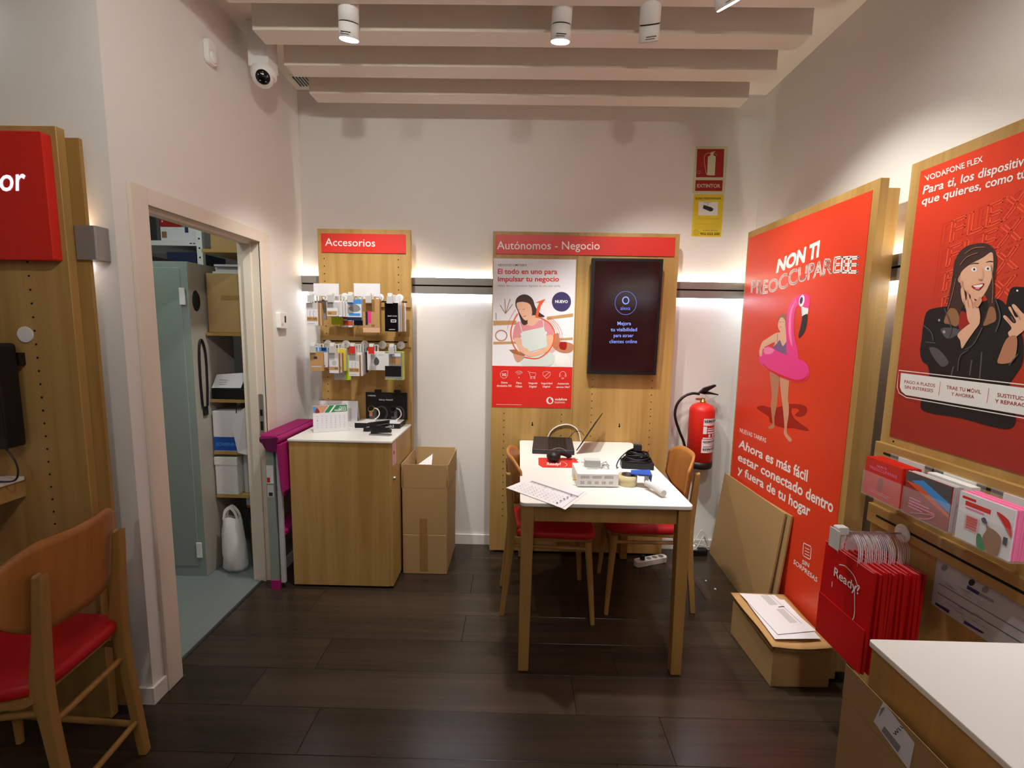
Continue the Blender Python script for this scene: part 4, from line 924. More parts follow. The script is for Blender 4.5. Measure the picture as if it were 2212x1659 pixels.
# stapler
t = thing('stapler', 'black metal stapler in front of the watch display', 'stapler', (-.77, 2.60, ZT))
M = Matrix.Translation((-.765, 2.545, ZT)) @ Matrix.Rotation(-.08, 4, 'Z')
G().rbox(-.065, .062, -.016, .016, .0005, .007, 'grey', .008, M=M).build('base_plate', t, bevel=.001, seg=1)
G().prism([M @ Vector(p) for p in ((-.055, -.011, .008), (-.03, -.011, .012), (.055, -.011, .018), (.058, -.011, .030), (-.05, -.011, .034))], (0, .022, 0), 'black').build('magazine', t, bevel=.001, seg=1)
G().prism([M @ Vector(p) for p in ((-.06, -.012, .036), (.03, -.012, .030), (.062, -.012, .016), (.064, -.012, .032), (.0, -.012, .052), (-.06, -.012, .056))], (0, .024, 0), 'black').build('arm', t, bevel=.002)
t = thing('stapler', 'long-arm black stapler leaning against the watch display', 'stapler', (-.82, 2.66, ZT))
M = Matrix.Translation((-.815, 2.635, ZT)) @ Matrix.Rotation(.05, 4, 'Z')
G().prism([M @ Vector(p) for p in ((-.075, -.012, .001), (-.05, -.012, .001), (.07, -.012, .034), (.075, -.012, .068), (-.05, -.012, .050), (-.072, -.012, .030))], (0, .024, 0), 'black').build('arm', t, bevel=.003)
G().prism([M @ Vector(p) for p in ((-.055, -.013, .024), (.07, -.013, .048), (.07, -.013, .053), (-.055, -.013, .029))], (0, .026, 0), 'steel').build('chrome_strip', t)

# ================================================================== fire extinguisher
t = thing('fire_extinguisher', 'red fire extinguisher with black hose hanging on the white wall', 'fire extinguisher', (1.163, 2.90, .60))
ec = (1.163, 2.900, 0)
G().lathe([(.070, .632), (.0765, .636), (.0765, .955), (.074, .968), (.060, .988), (.035, 1.000), (.018, 1.004)], 'red', ec, 'z', 40).build('cylinder', t)
G().lathe([(.070, .590), (.076, .594), (.079, .602), (.079, .6355), (.0768, .6358)], 'black', ec, 'z', 40).build('base_ring', t)
G().lathe([(.018, 1.0042), (.018, 1.016), (.012, 1.018), (.012, 1.034)], 'brass', ec, 'z', 16).box(1.118, 1.152, 2.892, 2.908, 1.020, 1.032, 'brass').build('valve', t)
hx = lambda u, v: tuple(on('y', 2.882, u, v))
G().prism([hx(1510, 849), hx(1522, 838), hx(1546, 831), hx(1548, 834), hx(1530, 845), hx(1523, 850)], (0, .022, 0), 'black').build('lever', t, bevel=.002)
G().prism([hx(1510, 849), hx(1528, 845), hx(1553, 852), hx(1551, 854), hx(1535, 852), hx(1520, 852)], (0, .02, 0), 'black').build('carry_handle', t, bevel=.002)
G().lathe([(.006, 0), (.006, .004)], 'blue', hx(1525, 848), 'y', 12).build('gauge', t)
G().tube(catmull([hx(1523, 852), hx(1530, 859), hx(1540, 860), hx(1551, 854)], False, 6), .0011, 'grey', 5).build('safety_wire', t)
G().tube(catmull([hx(1511, 851), hx(1495, 850), hx(1477, 857), hx(1463, 873), hx(1458, 893), hx(1461, 912), hx(1469, 935), hx(1476, 952), hx(1480, 968)], False, 8), .0082, 'black', 12).build('hose', t)
G().tube([hx(1479.5, 966), hx(1482, 985)], .0105, 'black', 12).build('nozzle', t)
q = G().box(1.13, 1.20, 2.976, 2.9825, .86, .98, 'steel').box(1.15, 1.176, 2.9745, 2.976, .9, .95, 'steel').build('wall_bracket', t)
# wrapped label
def wrap(name, items):
    q = G(); k = 0
    for (a0, a1, z0, z1, m) in items:
        rr = .0768+.0003*k; k += 1; n_ = 10; vs = []
        for z in (z0, z1):
            for i in range(n_+1):
                th = math.radians(a0+(a1-a0)*i/n_); vs.append((ec[0]+rr*math.sin(th), ec[1]-rr*math.cos(th), z))
        q.add(vs, [(i, i+1, n_+2+i, n_+1+i) for i in range(n_)], m, True)
    def txt(s, a0, a1, z, h, m):
        v, f, w = text_mesh(s, .02); rr = .0768+.0003*(k+2)
        q.add([(ec[0]+rr*math.sin(math.radians(a0+(a1-a0)*x/w)), ec[1]-rr*math.cos(math.radians(a0+(a1-a0)*x/w)), z+y*h/CAPH) for x, y in v], f, m)
    txt('SEMAPRO', -10, 78, .893, .016, 'dark'); txt('SEMAPRO', -10, 78, .766, .011, 'dark'); txt('SEMAPRO', -10, 78, .718, .012, 'dark')
    q.build(name, t)
wrap('label', [(-12, 80, .872, .915, 'paper'), (-15, 80, .700, .786, 'paper'), (-12, 5, .820, .866, 'paper'), (8, 80, .852, .857, 'paper'), (8, 80, .838, .846, 'paper'), (8, 80, .822, .832, 'paper'), (14, 24, .800, .818, 'paper'), (34, 46, .800, .818, 'paper'), (-12, 80, .790, .797, 'paper'), (-8, 80, .739, .742, 'grey_dark')])

# ================================================================== fittings on walls and ceiling
def head(name, label, c, tilt=(0, 0), lit=True):
    t = thing(name, label, 'spotlight', c, 0, 'white track spotlights under the ceiling beams')
    M = Matrix.Rotation(tilt[0], 4, 'X') @ Matrix.Rotation(tilt[1], 4, 'Y')
    G().lathe([(.036, .058), (.040, .060), (.040, .148), (.036, .150)], 'white_matte', (0, 0, 0), 'z', 28, M).build('upper_body', t, local=True)
    G().lathe([(.037, .054), (.037, .0575)], 'void', (0, 0, 0), 'z', 28, M).build('shadow_gap', t, local=True)
    G().lathe([(.036, .002), (.040, .003), (.040, .0535), (.036, .0538)], 'white_matte', (0, 0, 0), 'z', 28, M, cap=False).build('lower_body', t, local=True)
    G().lathe([(.001, -.001), (.036, -.001), (.0375, .0019)], 'lens_on' if lit else 'grey_light', (0, 0, 0), 'z', 28, M, cap=False).build('lens', t, local=True)
    q = G(); q.box(-.02, .02, -.0408, -.040, .017, .0195, 'void', M).box(-.022, .014, -.0408, -.040, .010, .0118, 'void', M); q.build('slots', t, local=True)
    G().tube([(0, 0, .151), (0, 0, 2.8545-c[2])], .006, 'white_matte', 10).build('stem', t, local=True)
    return t
for loc, aim, wt_, an in SPOTS:
    loc = Vector(loc)
    d = {0: (.27, .10, 'glowing white spotlight above the accessory panel'), 1: (.27, .03, 'glowing white spotlight above the table'), 2: (.56, -.12, 'tilted white spotlight with hidden lens beside the glowing one above the table'), 3: (.35, -.45, 'white spotlight tilted towards the red wall posters')}[[Vector(s[0]) for s in SPOTS].index(loc)]
    head('track_spotlight', d[2], (loc.x, loc.y-.02, loc.z+.012), (d[0], d[1]), d[2][:6] != 'tilted')
# motion sensor
p0 = on('x', XL, 448, 112)
t = thing('motion_sensor', 'small white motion detector high on the wall above the doorway', 'sensor', (XL, p0.y, p0.z-.05))
G().rbox(XL+.0004, XL+.024, p0.y-.030, p0.y+.030, p0.z-.052, p0.z+.048, 'white_matte', .02, 'x').build('case', t, bevel=.006)
G().ellipsoid((XL+.026, p0.y, p0.z-.022), (.008, .022, .024), 'white').build('lens', t)
# thermostat
p0, p1 = on('x', XL, 592, 672), on('x', XL, 613, 700)
t = thing('thermostat', 'white wall thermostat with a small display beside the doorway', 'thermostat', (XL, (p0.y+p1.y)/2, p1.z))
zc_ = 1.468
G().rbox(XL+.0004, XL+.026, 2.622, 2.706, zc_-.045, zc_+.045, 'white', .008, 'x').build('case', t, bevel=.002)
G().box(XL+.0262, XL+.0268, 2.668, 2.684, zc_-.012, zc_+.026, 'dark').build('display', t)
G().box(XL+.0262, XL+.0275, 2.632, 2.650, zc_-.03, zc_-.016, 'grey_light').build('button', t)
# dome camera
t = thing('security_camera', 'white dome security camera with black lens on a boxed mount', 'security camera', (-1.24, 2.36, 2.55))
G().box(-1.30, -1.205, 2.335, 2.43, 2.655, ZC-.0005, 'white_matte').build('mount', t, bevel=.003)
cc = Vector((-1.24, 2.35, 2.612)); dv = (CAM-cc).normalized()
G().lathe([(.052, .0), (.056, .004), (.056, .028), (.050, .0425)], 'white', (cc.x, cc.y+.01, 2.612), 'z', 32).build('collar', t)
G().ellipsoid(tuple(cc), (.048, .048, .048), 'white', 24, 16).build('ball', t)
MC = Matrix.Translation(cc+dv*.040) @ dv.to_track_quat('Z', 'Y').to_matrix().to_4x4()
G().lathe([(.031, .0), (.031, .010), (.026, .014), (.001, .0155)], 'black_gloss', (0, 0, 0), 'z', 28, MC, cap=False).build('lens', t)
q = G()
for a in range(5): q.lathe([(.003, .0146), (.001, .0165)], 'grey', (.02*math.cos(a*1.256+.3), .02*math.sin(a*1.256+.3), 0), 'z', 8, MC)
q.build('infrared_leds', t, kind='stuff')
# ceiling vent
t = thing('ceiling_vent', 'small slatted air grille in the ceiling corner above the dome camera', 'vent', (-1.25, 2.87, ZC-.012))
G().box(-1.33, -1.17, 2.81, 2.93, ZC-.006, ZC-.0004, 'white_matte').build('frame', t)
for k in range(8): G().box(-1.32+.018*k, -1.312+.018*k, 2.82, 2.92, ZC-.012, ZC-.0062, 'grey_dark').build('slat', t)
# power strips on the floor
def strip(name, label, c, rz, m, n_, plug):
    t = thing(name, label, 'power strip', c, rz)
    G().rbox(-.115, .115, -.026, .026, .0, .036, m, .022).build('body', t, bevel=.004, local=True)
    for k in range(n_):
        s = G().lathe([(.017, .0362), (.017, .0368)], 'grey', (-.06+.045*k, 0, 0), 'z', 18).build('socket', t, local=True)
        if plug and k == 0: G().lathe([(.015, .037), (.016, .06), (.009, .064)], 'black', (-.06, 0, 0), 'z', 14).build('plug', s, local=True)
        else: G().lathe([(.0025, .0369), (.0025, .0372)], 'void', (-.065+.045*k, 0, 0), 'z', 6).lathe([(.0025, .0369), (.0025, .0372)], 'void', (-.055+.045*k, 0, 0), 'z', 6).build('pin_holes', s, local=True, kind='stuff')
    return t
strip('power_strip', 'white multi-socket power strip on the floor under the table', (.85, 2.765, .0008), .36, 'white', 4, True)
strip('power_strip', 'black power strip with white cords at the foot of the wall', (1.145, 2.895, .0008), .12, 'black', 3, False)
t = thing('extension_cable', 'tangled white cords on the floor by the black power strip', 'cable', (1.22, 2.93, 0))
G().tube(catmull([(1.08, 2.90, .045), (1.15, 2.915, .05), (1.20, 2.94, .10), (1.235, 2.95, .145), (1.265, 2.94, .10), (1.28, 2.93, .04), (1.24, 2.92, .05), (1.16, 2.93, .06), (1.10, 2.94, .045)], False, 7), .0035, 'grey_light', 7).build('cord', t)
G().tube(catmull([(1.10, 2.86, .04), (1.17, 2.87, .055), (1.23, 2.91, .12), (1.26, 2.935, .07), (1.29, 2.94, .02)], False, 7), .003, 'grey_light', 7).build('cord', t)
G().rbox(1.135, 1.175, 2.885, 2.915, .038, .062, 'white', .006).build('plug', t)
for k, p in enumerate(((1525, 1255), (1545, 1273))):
    a = on('z', 0, *p); t = thing('paper_scrap', 'tiny scrap of litter on the dark floor near the flattened cardboard', 'litter', (a.x, a.y, 0), 0, 'scraps of litter on the floor')
    G().add([(a.x-.006, a.y, .0006), (a.x+.004, a.y-.004, .0006), (a.x+.006, a.y+.005, .002), (a.x-.002, a.y+.006, .005)], [(0, 1, 2, 3)], 'paper').build('flake', t)
# ================================================================== accessory hooks and packages
HOOKS = []
def hook(label, tagpx, discpx, ytag, tagm='grey_light', zbar=None):
    a = on('y', ytag, *tagpx); b = on('y', YP-.0175, *discpx)
    x = (a.x+b.x)/2; z = b.z-.004
    t = thing('display_hook', label, 'hook', (x, YP-.017, z), 0, 'white display hooks on the accessory panel')
    G().lathe([(.025, 0), (.025, -.0025), (.020, -.0045)], 'white', (x, YP-.0165, z), 'y', 24).build('disc', t)
    G().tube([(x, YP-.0215, z), (x, ytag+.012, z-.0)], .0022, 'steel', 8).build('rod', t)
    G().rbox(x-.012, x+.012, ytag-.004, ytag+.014, z-.002, z+.016, 'white', .004, 'y').build('clip', t)
    G().box(x-.017, x+.017, ytag-.0065, ytag-.0045, z-.042, z-.003, tagm).build('price_tag', t, bevel=.0008, seg=1)
    HOOKS.append((x, z, ytag)); return t
names = ['first', 'second', 'third', 'fourth', 'fifth']
R1 = [((671, 647), (705, 640)), ((715, 648), (744.6, 640.5)), ((758.7, 650), (783, 641)), ((795, 649), (822, 642)), ((842.7, 649), (862.7, 643))]
R2 = [((677, 752), (708, 741.7)), ((716.7, 752.5), (748.5, 742.4)), ((762, 760), (788, 743)), ((802, 757.6), (826.7, 743.9)), ((846, 754), (866, 744.6))]
for k, (a, b) in enumerate(R1): hook('white hook with grey tag on the upper bar, %s from the doorway side' % names[k], a, b, 2.63)
for k, (a, b) in enumerate(R2): hook('white hook with %s tag on the lower bar, %s from the doorway side' % ('red' if k in (2, 3) else 'grey', names[k]), a, b, 2.63, 'red_sign' if k in (2, 3) else 'grey_light')
def pack(h, label, y0, th, w, top, bot, m, dx=0, side=None, prints=None, tab=True, grp='accessory packs on hooks'):
    """box or blister hanging from hook h; y0 = front face distance behind the tag, top/bot below the rod"""
    x, z, yt = HOOKS[h]; ya = yt+y0; x += dx; w *= 1.1; bot = top+(bot-top)*1.19
    t = thing('accessory_pack', label, 'package', (x, ya, z-bot), 0, grp)
    G().box(x-w/2, x+w/2, ya, ya+th, z-bot, z-top, side or m).build('box', t, bevel=.0012, seg=1)
    F = Flat((x-w/2, ya, z-bot), (1, 0, 0), (0, 0, 1), (0, -1, 0), .0002, .00015); H_ = bot-top
    F.rect(.0008, .0008, w-.0008, H_-.0008, m)
    for p in prints or []:
        if p[0] == 'r': F.rect(p[1]*w, p[2]*H_, p[3]*w, p[4]*H_, p[5])
        elif p[0] == 'b': F.blob([(a*w, b*H_) for a, b in p[1]], p[2])
        elif p[0] == 's': F.stroke([(a*w, b*H_) for a, b in p[1]], p[3], p[2], smooth=True)
        elif p[0] == 't': F.text(p[1], p[2]*w, p[3]*H_, p[4], p[5], .01)
    F.build('front_print', t)
    if tab:
        ym = ya+min(th/2, .006)
        q = G(); q.box(x-.014, x-.005, ym, ym+.0012, z-top+.0003, z+.009, 'poly').box(x+.005, x+.014, ym, ym+.0012, z-top+.0003, z+.009, 'poly').box(x-.005, x+.005, ym, ym+.0012, z+.0035, z+.009, 'poly'); q.build('hang_tab', t)
    return t
cable = [('r', 0, .72, 1, 1, 'grey_light'), ('s', [(.35, .66), (.3, .5), (.35, .38)], 'grey', .002), ('s', [(.65, .66), (.6, .5), (.65, .38)], 'grey', .002), ('r', .04, .2, .95, .38, 'kraft'), ('r', .1, .26, .42, .33, 'tape'), ('r', .55, .26, .9, .33, 'tape'), ('r', .1, .08, .7, .1, 'grey_light')]
charg = [('r', 0, .75, 1, 1, 'grey_light'), ('b', [(.3, .55), (.5, .65), (.75, .58), (.7, .42), (.4, .40)], 'paper_grey'), ('r', .04, .16, .95, .32, 'kraft'), ('r', .55, .2, .9, .28, 'tape')]
# upper row
pack(0, 'white cable box with kraft band at the front of the first upper hook', .012, .034, .060, .045, .152, 'paper', 0, 'kraft', cable)
pack(0, 'cable box with kraft sides behind the first upper hook front box', .048, .034, .062, .045, .152, 'paper', .002, 'kraft', cable)
pack(0, 'grey pouch at the back of the first upper hook', .09, .02, .07, .03, .120, 'grey', .005)
pack(1, 'white box with small kraft band on the second upper hook', .012, .022, .056, .040, .106, 'paper', 0, 'paper', [('r', 0, .6, 1, 1, 'grey_light'), ('r', .06, .08, .94, .36, 'kraft'), ('r', .15, .14, .45, .26, 'tape')])
for k in range(3): pack(1, ['white slim pack right behind the kraft banded box', 'white slim pack in the middle of the second upper hook', 'white slim pack last in the second upper hook row'][k], .038+.026*k, .020, .072, .030, .106, 'paper', .006+.006*k, 'white_matte', [('r', .05, .1, .95, .9, 'grey_light')])
pack(1, 'lime green pack hanging low at the back of the second upper hook', .135, .012, .060, .06, .150, 'lime', -.022)
pack(1, 'red and white blister pack hanging low behind the second upper hook', .155, .014, .066, .07, .162, 'red_dark', .030, 'paper', [('r', 0, 0, 1, .1, 'paper'), ('r', .05, .12, .95, .3, 'orange'), ('r', .1, .33, .9, .45, 'paper')])
pack(2, 'white and blue blister pack on the third upper hook', .03, .018, .075, .022, .122, 'paper', .010, 'poly', [('r', 0, .78, 1, 1, 'sky'), ('b', [(.1, .55), (.4, .78), (.8, .7), (.9, .5), (.5, .4)], 'grey'), ('r', .1, .22, .9, .34, 'sky'), ('r', 0, 0, 1, .16, 'navy')])
pack(2, 'dark navy pack hanging low behind the blue blister', .085, .014, .066, .05, .150, 'navy', .022)
pack(3, 'kraft box with brown window and purple phone print on the fourth upper hook', .02, .030, .088, .018, .176, 'kraft', .006, 'kraft', [('r', .02, .62, .72, .98, 'tape'), ('r', .16, .22, .3, .62, 'dark'), ('r', .3, .28, .5, .64, 'pink'), ('r', .0, .0, 1, .14, 'skin'), ('r', .5, .18, .7, .24, 'hair_light')])
pack(4, 'black phone case pack with white lettering on the fifth upper hook', .012, .014, .070, .036, .172, 'black_gloss', .004, 'grey_light', [('t', 'SMART COVER', .22, .52, .008, 'white'), ('r', .45, .32, .85, .42, 'paper'), ('r', .5, .34, .8, .4, 'grey_dark'), ('r', .3, .06, .75, .085, 'grey_light')])
for k, (lb, m) in enumerate((('clear white case pack behind the black phone case', 'white_matte'), ('second white case pack behind the black phone case', 'grey_light'), ('kraft case pack behind the white case packs', 'kraft'), ('white pack last on the fifth upper hook', 'paper'))): pack(4, lb, .034+.034*k, .024, .066, .030, .172, m, .006+.003*k)
# lower row
pack(5, 'creased kraft pouch with blue seal on the first lower hook', .014, .014, .070, .036, .130, 'kraft', .012, 'kraft', [('r', .3, .62, .55, .75, 'indigo'), ('r', .1, .2, .85, .27, 'paper_grey'), ('s', [(.45, .95), (.42, .8), (.44, .7)], 'dark', .0015)])
pack(5, 'blue and white pack behind the kraft pouch', .05, .012, .064, .012, .110, 'paper', .026, 'paper', [('r', 0, .75, 1, 1, 'sky'), ('r', 0, .05, .8, .1, 'blue'), ('r', .5, .82, .9, .98, 'navy')])
pack(6, 'white charger box with kraft band at the front of the second lower hook', .012, .030, .050, .043, .140, 'paper', .002, 'kraft', charg)
pack(6, 'charger box with kraft side behind the front charger box', .046, .030, .052, .043, .140, 'paper', .006, 'kraft', charg)
pack(6, 'pale yellow pack behind the charger boxes', .08, .03, .060, .020, .130, 'yellow', .012, 'paper')
pack(6, 'large grey pack with neon yellow strip hanging low under the charger boxes', .13, .012, .092, .06, .186, 'grey_light', .004, 'grey_light', [('r', .66, 0, 1, 1, 'lime')])
pack(7, 'white cable box with kraft side on the third lower hook', .012, .026, .056, .052, .154, 'paper', .002, 'kraft', cable)
for k, (lb, m) in enumerate((('white pack right behind the third lower hook cable box', 'white_matte'), ('grey pack in the middle of the third lower hook', 'grey'), ('black pack near the back of the third lower hook', 'dark'), ('white pack last on the third lower hook', 'paper'))): pack(7, lb, .042+.032*k, .024, .058, .040, .154-.006*k, m, .006+.004*k)
pack(8, 'white flat pack with printed earphones on the fourth lower hook', .045, .012, .096, .030, .122, 'paper', .012, 'paper', [('s', [(.2, 1), (.25, .5), (.22, .05)], 'purple', .0014), ('s', [(.45, 1), (.5, .5), (.47, .02)], 'purple', .0014), ('b', [(.38, .5), (.5, .7), (.66, .5), (.6, .3), (.42, .28)], 'grey_dark'), ('r', .6, .8, .9, .83, 'grey_light')])
pack(9, 'black and lime green headset box on the fifth lower hook', .02, .05, .092, .030, .166, 'grey', .006, 'lime', [('r', 0, .12, .92, .5, 'black'), ('r', .0, .5, .22, .95, 'paper'), ('r', .3, .55, .9, .78, 'kraft'), ('r', .4, .84, .9, .96, 'paper'), ('s', [(.4, .95), (.42, .5)], 'dark', .0012), ('r', .0, .02, .6, .05, 'lime')])
for k, ((xa, ya), (xb, yb)) in enumerate((((677, 612), (732, 640)), ((764, 612), (821, 641)))):
    a, b = on('y', 2.66, xa, ya), on('y', 2.66, xb, yb)
    t = thing('price_card', ['blank white price card above the first two hooks', 'blank white price card above the third and fourth hooks'][k], 'card', ((a.x+b.x)/2, 2.66, b.z), 0, 'blank price cards')
    G().box(a.x, b.x, 2.66, 2.6625, b.z, a.z, 'paper').build('card', t)
    G().box(a.x-.001, b.x+.001, 2.6626, 2.664, b.z-.001, a.z+.001, 'poly').build('holder', t)
    G().tube([((a.x+b.x)/2+.03, 2.665, b.z+.01), ((a.x+b.x)/2+.03, YP-.017, b.z+.008)], .002, 'steel', 6).build('arm', t)

# ================================================================== right-hand side
def slot_bar_y(z0, z1, slots):
    q = G().box(XP-.018, XP-.0003, .952, 1.662, z0, z1, 'oak_y').build('slotted_bar', pd, bevel=.0012, seg=1)
    for a, b in slots: G().rbox(XP-.0188, XP-.0182, a, b, (z0+z1)/2-.004, (z0+z1)/2+.004, 'void', .0035, 'x').build('slot', q)
slot_bar_y(1.000, 1.068, [(.98, 1.10), (1.15, 1.62)]); slot_bar_y(.770, .838, [(.98, 1.62)])
XH = 1.205
LEAF = [('red leaflet stack with flamingo print in the acrylic holder by the flamingo poster', 1.576, 1.424, 'red', 'red', 0), ('dark red and teal leaflet stack in the middle acrylic holder', 1.408, 1.256, 'red_dark', 'grey_light', 1), ('white leaflet stack with pink edges and garden photo in the acrylic holder', 1.233, 1.091, 'paper', 'pink_light', 2)]
for lb, ya, yb, m, top, k in LEAF:
    t = thing('leaflet_holder', ['clear acrylic holder with the red leaflets on the slotted bar', 'clear acrylic holder with the dark red leaflets on the slotted bar', 'clear acrylic holder with the white leaflets on the slotted bar'][k], 'holder', (XH+.04, (ya+yb)/2, .9), 0, 'leaflet holders on the slotted bar')
    y0, y1 = yb-.004, ya+.004
    G().box(XH-.003, XH-.0008, y0, y1, .905, .985, 'acrylic').build('front_pane', t)
    G().box(XH-.003, 1.292, y0, y1, .902, .9045, 'acrylic').build('base_pane', t)
    G().box(1.2895, 1.292, y0, y1, .905, 1.045, 'acrylic').build('rear_pane', t)
    G().box(1.2923, 1.2958, y0+.03, y1-.03, .99, 1.04, 'white_matte').build('bracket', t)
    dp = (.060, .034, .050)[k]
    t = thing('leaflet_stack', lb, 'leaflets', (XH+.03, (ya+yb)/2, .905), 0, 'leaflet stacks in acrylic holders')
    M = Matrix.Translation((XH, 0, .9052)) @ Matrix.Rotation(.0, 4, 'Y')
    q = G(); nsh = int(dp/.004)
    for i in range(nsh):
        j = .0012*math.sin(i*2.3); q.box(.0004+.004*i, .004*i+.0042, yb+.001+j, ya-.001+j, 0, .129+.0012*math.sin(i*1.7), top if i else m, M)
    q.build('sheets', t, kind='stuff')
    F = Flat((XH+.0004, ya, .9052), (0, -1, 0), (0, 0, 1), (-1, 0, 0), .0002, .00015); w_ = ya-yb; h_ = .129
    F.rect(0, 0, w_, h_, m)
    if k == 0:
        F.text('NON TI', .05, .105, .012, 'pink_light', .02); F.text('PREOCCUPAREEE', .02, .092, .014, 'pink_light', .0, width=.115)
        F.blob([(.06, .05), (.075, .08), (.085, .05), (.078, .03), (.066, .03)], 'red_dark'); F.rect(.03, .022, .12, .0235, 'pink_light'); F.rect(.03, .016, .11, .0175, 'pink_light')
    elif k == 1:
        F.shape([(0, .1), (w_, .045), (w_, h_), (0, h_)], 'grey_dark'); F.shape([(.02, .105), (w_, .055), (w_, .08), (.06, .118)], 'sky'); F.shape([(0, .1), (.05, .1), (w_, .05), (w_, .04)], 'orange')
        for i, (a, b) in enumerate(((.02, .06), (.02, .09), (.02, .11), (.02, .07))): F.rect(a, .05-.009*i, b, .0535-.009*i, 'pink_light')
        F.stroke([(.03, .006), (.07, .02), (.11, .03), (.09, .012), (.06, .002)], .003, 'pink_shirt', smooth=True)
    else:
        F.rect(.008, .112, .045, .119, 'red'); F.rect(.018, .096, .085, .108, 'red_sign'); F.rect(.02, .088, .07, .092, 'pink_light'); F.rect(.022, .032, .062, .072, 'pink_paper')
        for i in range(5): F.rect(.027, .036+.0072*i, .056, .041+.0072*i, 'red_sign')
        F.blob([(.10, .11), (.13, .1), (w_-.002, .075), (w_-.002, .06), (.12, .085)], 'red_sign'); F.blob([(.075, .075), (.085, .065), (.105, .06), (.12, .045), (.115, 0), (.09, 0), (.075, .03), (.082, .055)], 'hair_light'); F.blob([(.065, .0), (.06, .03), (.07, .035), (.085, .0)], 'green'); F.rect(.124, .036, .134, .056, 'dark'); F.blob([(.07, .07), (.066, .078), (.075, .083), (.082, .07)], 'indigo')
    F.build('front_print', t)
t = thing('leaflet_holder', 'empty white ledge behind the middle leaflet stack', 'holder', (1.27, 1.3, .99))
G().box(1.262, 1.2885, 1.262, 1.402, 1.012, 1.034, 'white').build('ledge', t, bevel=.002)
# red bags on a hook
t = thing('display_hook', 'white hook with clip carrying the red gift bags', 'hook', (XP-.018, 1.50, .80))
RZ, RY = .792, 1.50
G().lathe([(.030, 0), (.030, -.003), (.025, -.006)], 'white', (XP-.019, RY, RZ), 'x', 26).build('disc', t)
G().tube([(XP-.025, RY, RZ), (1.085, RY, RZ)], .003, 'steel', 8).build('rod', t)
G().rbox(1.072, 1.108, RY-.013, RY+.013, RZ-.006, RZ+.020, 'grey_light', .006, 'y').build('clip', t, bevel=.002)
G().box(1.069, 1.0715, RY-.024, RY+.024, RZ-.058, RZ+.010, 'grey_light').build('tag_holder', t, bevel=.001, seg=1)
def make_bag():
    t = thing('gift_bag', 'red gift bag with white ribbon handles hanging among the row behind the front bag', 'bag', (0, 0, 0), 0, 'red gift bags on the hook')
    w_, h_, d_ = .112, .345, .0040
    q = G(); zt = -.078
    pts = [(-d_, -w_, zt), (-d_, w_, zt), (-d_-.0015, w_+.004, zt-h_*.7), (-d_+.001, w_, zt-h_), (-d_+.001, -w_, zt-h_), (-d_-.0015, -w_-.004, zt-h_*.7)]
    q.prism(pts, (2*d_, 0, 0), 'red_bag'); q.build('body', t, bevel=.001, seg=1, local=True)
    G().box(-d_-.0004, -d_+.0004, -w_, w_, zt+.0001, zt+.0016, 'pink_shirt').build('rim', t, local=True)
    for s in (-1, 1):
        arc = []
        for k in range(13):
            a = math.pi*k/12; arc.append((s*.0028+.0015*math.cos(k), .042*math.cos(a), -.036+.040*math.sin(a)))
        arc = [(s*.0028, .046, zt-.014), (s*.0028, .046, -.055)]+arc+[(s*.0028, -.046, -.055), (s*.0028, -.046, zt-.014)]
        q = G(); vs = [(x-.0024, y, z) for x, y, z in arc]+[(x+.0024, y*.96, z-.004 if abs(y) < .043 else z) for x, y, z in arc]; n_ = len(arc)
        q.add(vs, [(i, i+1, n_+i+1, n_+i) for i in range(n_-1)], 'paper').build('handle', t, local=True)
    return t
bag = make_bag(); NB = 16
for i in range(NB):
    o = bag if i == 0 else copy_tree(bag)
    o.location = (1.122+.0105*i, RY+.004*math.sin(i*1.9)-.005, RZ-.004+.003*math.sin(i*2.7)); o.rotation_euler = (.02*math.sin(i*1.3), .0, .006*math.sin(i*.9))
o = bag
tag(o, 'front red gift bag printed Ready? with white ribbon handles', 'bag', 'red gift bags on the hook')
F = Flat((-.0075, 0, 0), (0, -1, 0), (0, 0, 1), (-1, 0, 0), .0004)
F.text('Ready?', -.05, -.175, .045, 'white', .01); F.stroke([(-.03, -.125), (.0, -.115), (.04, -.125), (.06, -.15), (.05, -.16), (.055, -.2), (.06, -.26), (.03, -.31)], .003, 'white', smooth=True)
F.stroke([(-.07, -.31), (.0, -.34)], .0025, 'white'); F.rect(-.055, -.22, -.052, -.2, 'white'); F.rect(.075, -.385, .095, -.36, 'pink_light'); F.build('print', o, local=True)
G().box(-.0098, -.0076, -.112, .112, -.423, -.27, 'red_bag').build('pocket', o, local=True, bevel=.0008, seg=1)
# notice sheet on the panel
t = thing('notice_sheet', 'printed conditions sheet with round icons taped below the leaflets', 'notice', (XP, 1.2, .56))
PQ = [on('x', XP, *p) for p in ((2030, 1180), (2010, 1301), (2135, 1367), (2212, 1290))]
yl, zt, zb = 1.387, .803, .612
G().box(XP-.0012, XP-.0003, .98, yl, zb, zt, 'paper_grey').build('sheet', t)
F = Flat((XP-.0012, 0, 0), (0, -1, 0), (0, 0, 1), (-1, 0, 0), .0002, .00012).zoom(1960, 1160, 6.913)
for p in (((535, 320), (1740, 965)), ((470, 690), (1740, 1430)), ((455, 830), (1740, 1600))): F.stroke(p, .0022, 'grey_dark')
for (x, y), m in (((555, 460), 'grey'), ((757, 565), 'grey_light'), ((965, 680), 'dark'), ((1165, 785), 'grey')): F.ell((x, y), (46, 52), m, 40)
for q in ([(905, 720), (1085, 825), (1065, 872), (890, 770)], [(430, 975), (635, 1095), (622, 1140), (418, 1005)], [(860, 1245), (1160, 1430), (1120, 1440), (848, 1290)]): F.shape(q, 'indigo')
F.shape([(1085, 830), (1300, 945), (1290, 985), (1070, 870)], 'grey')
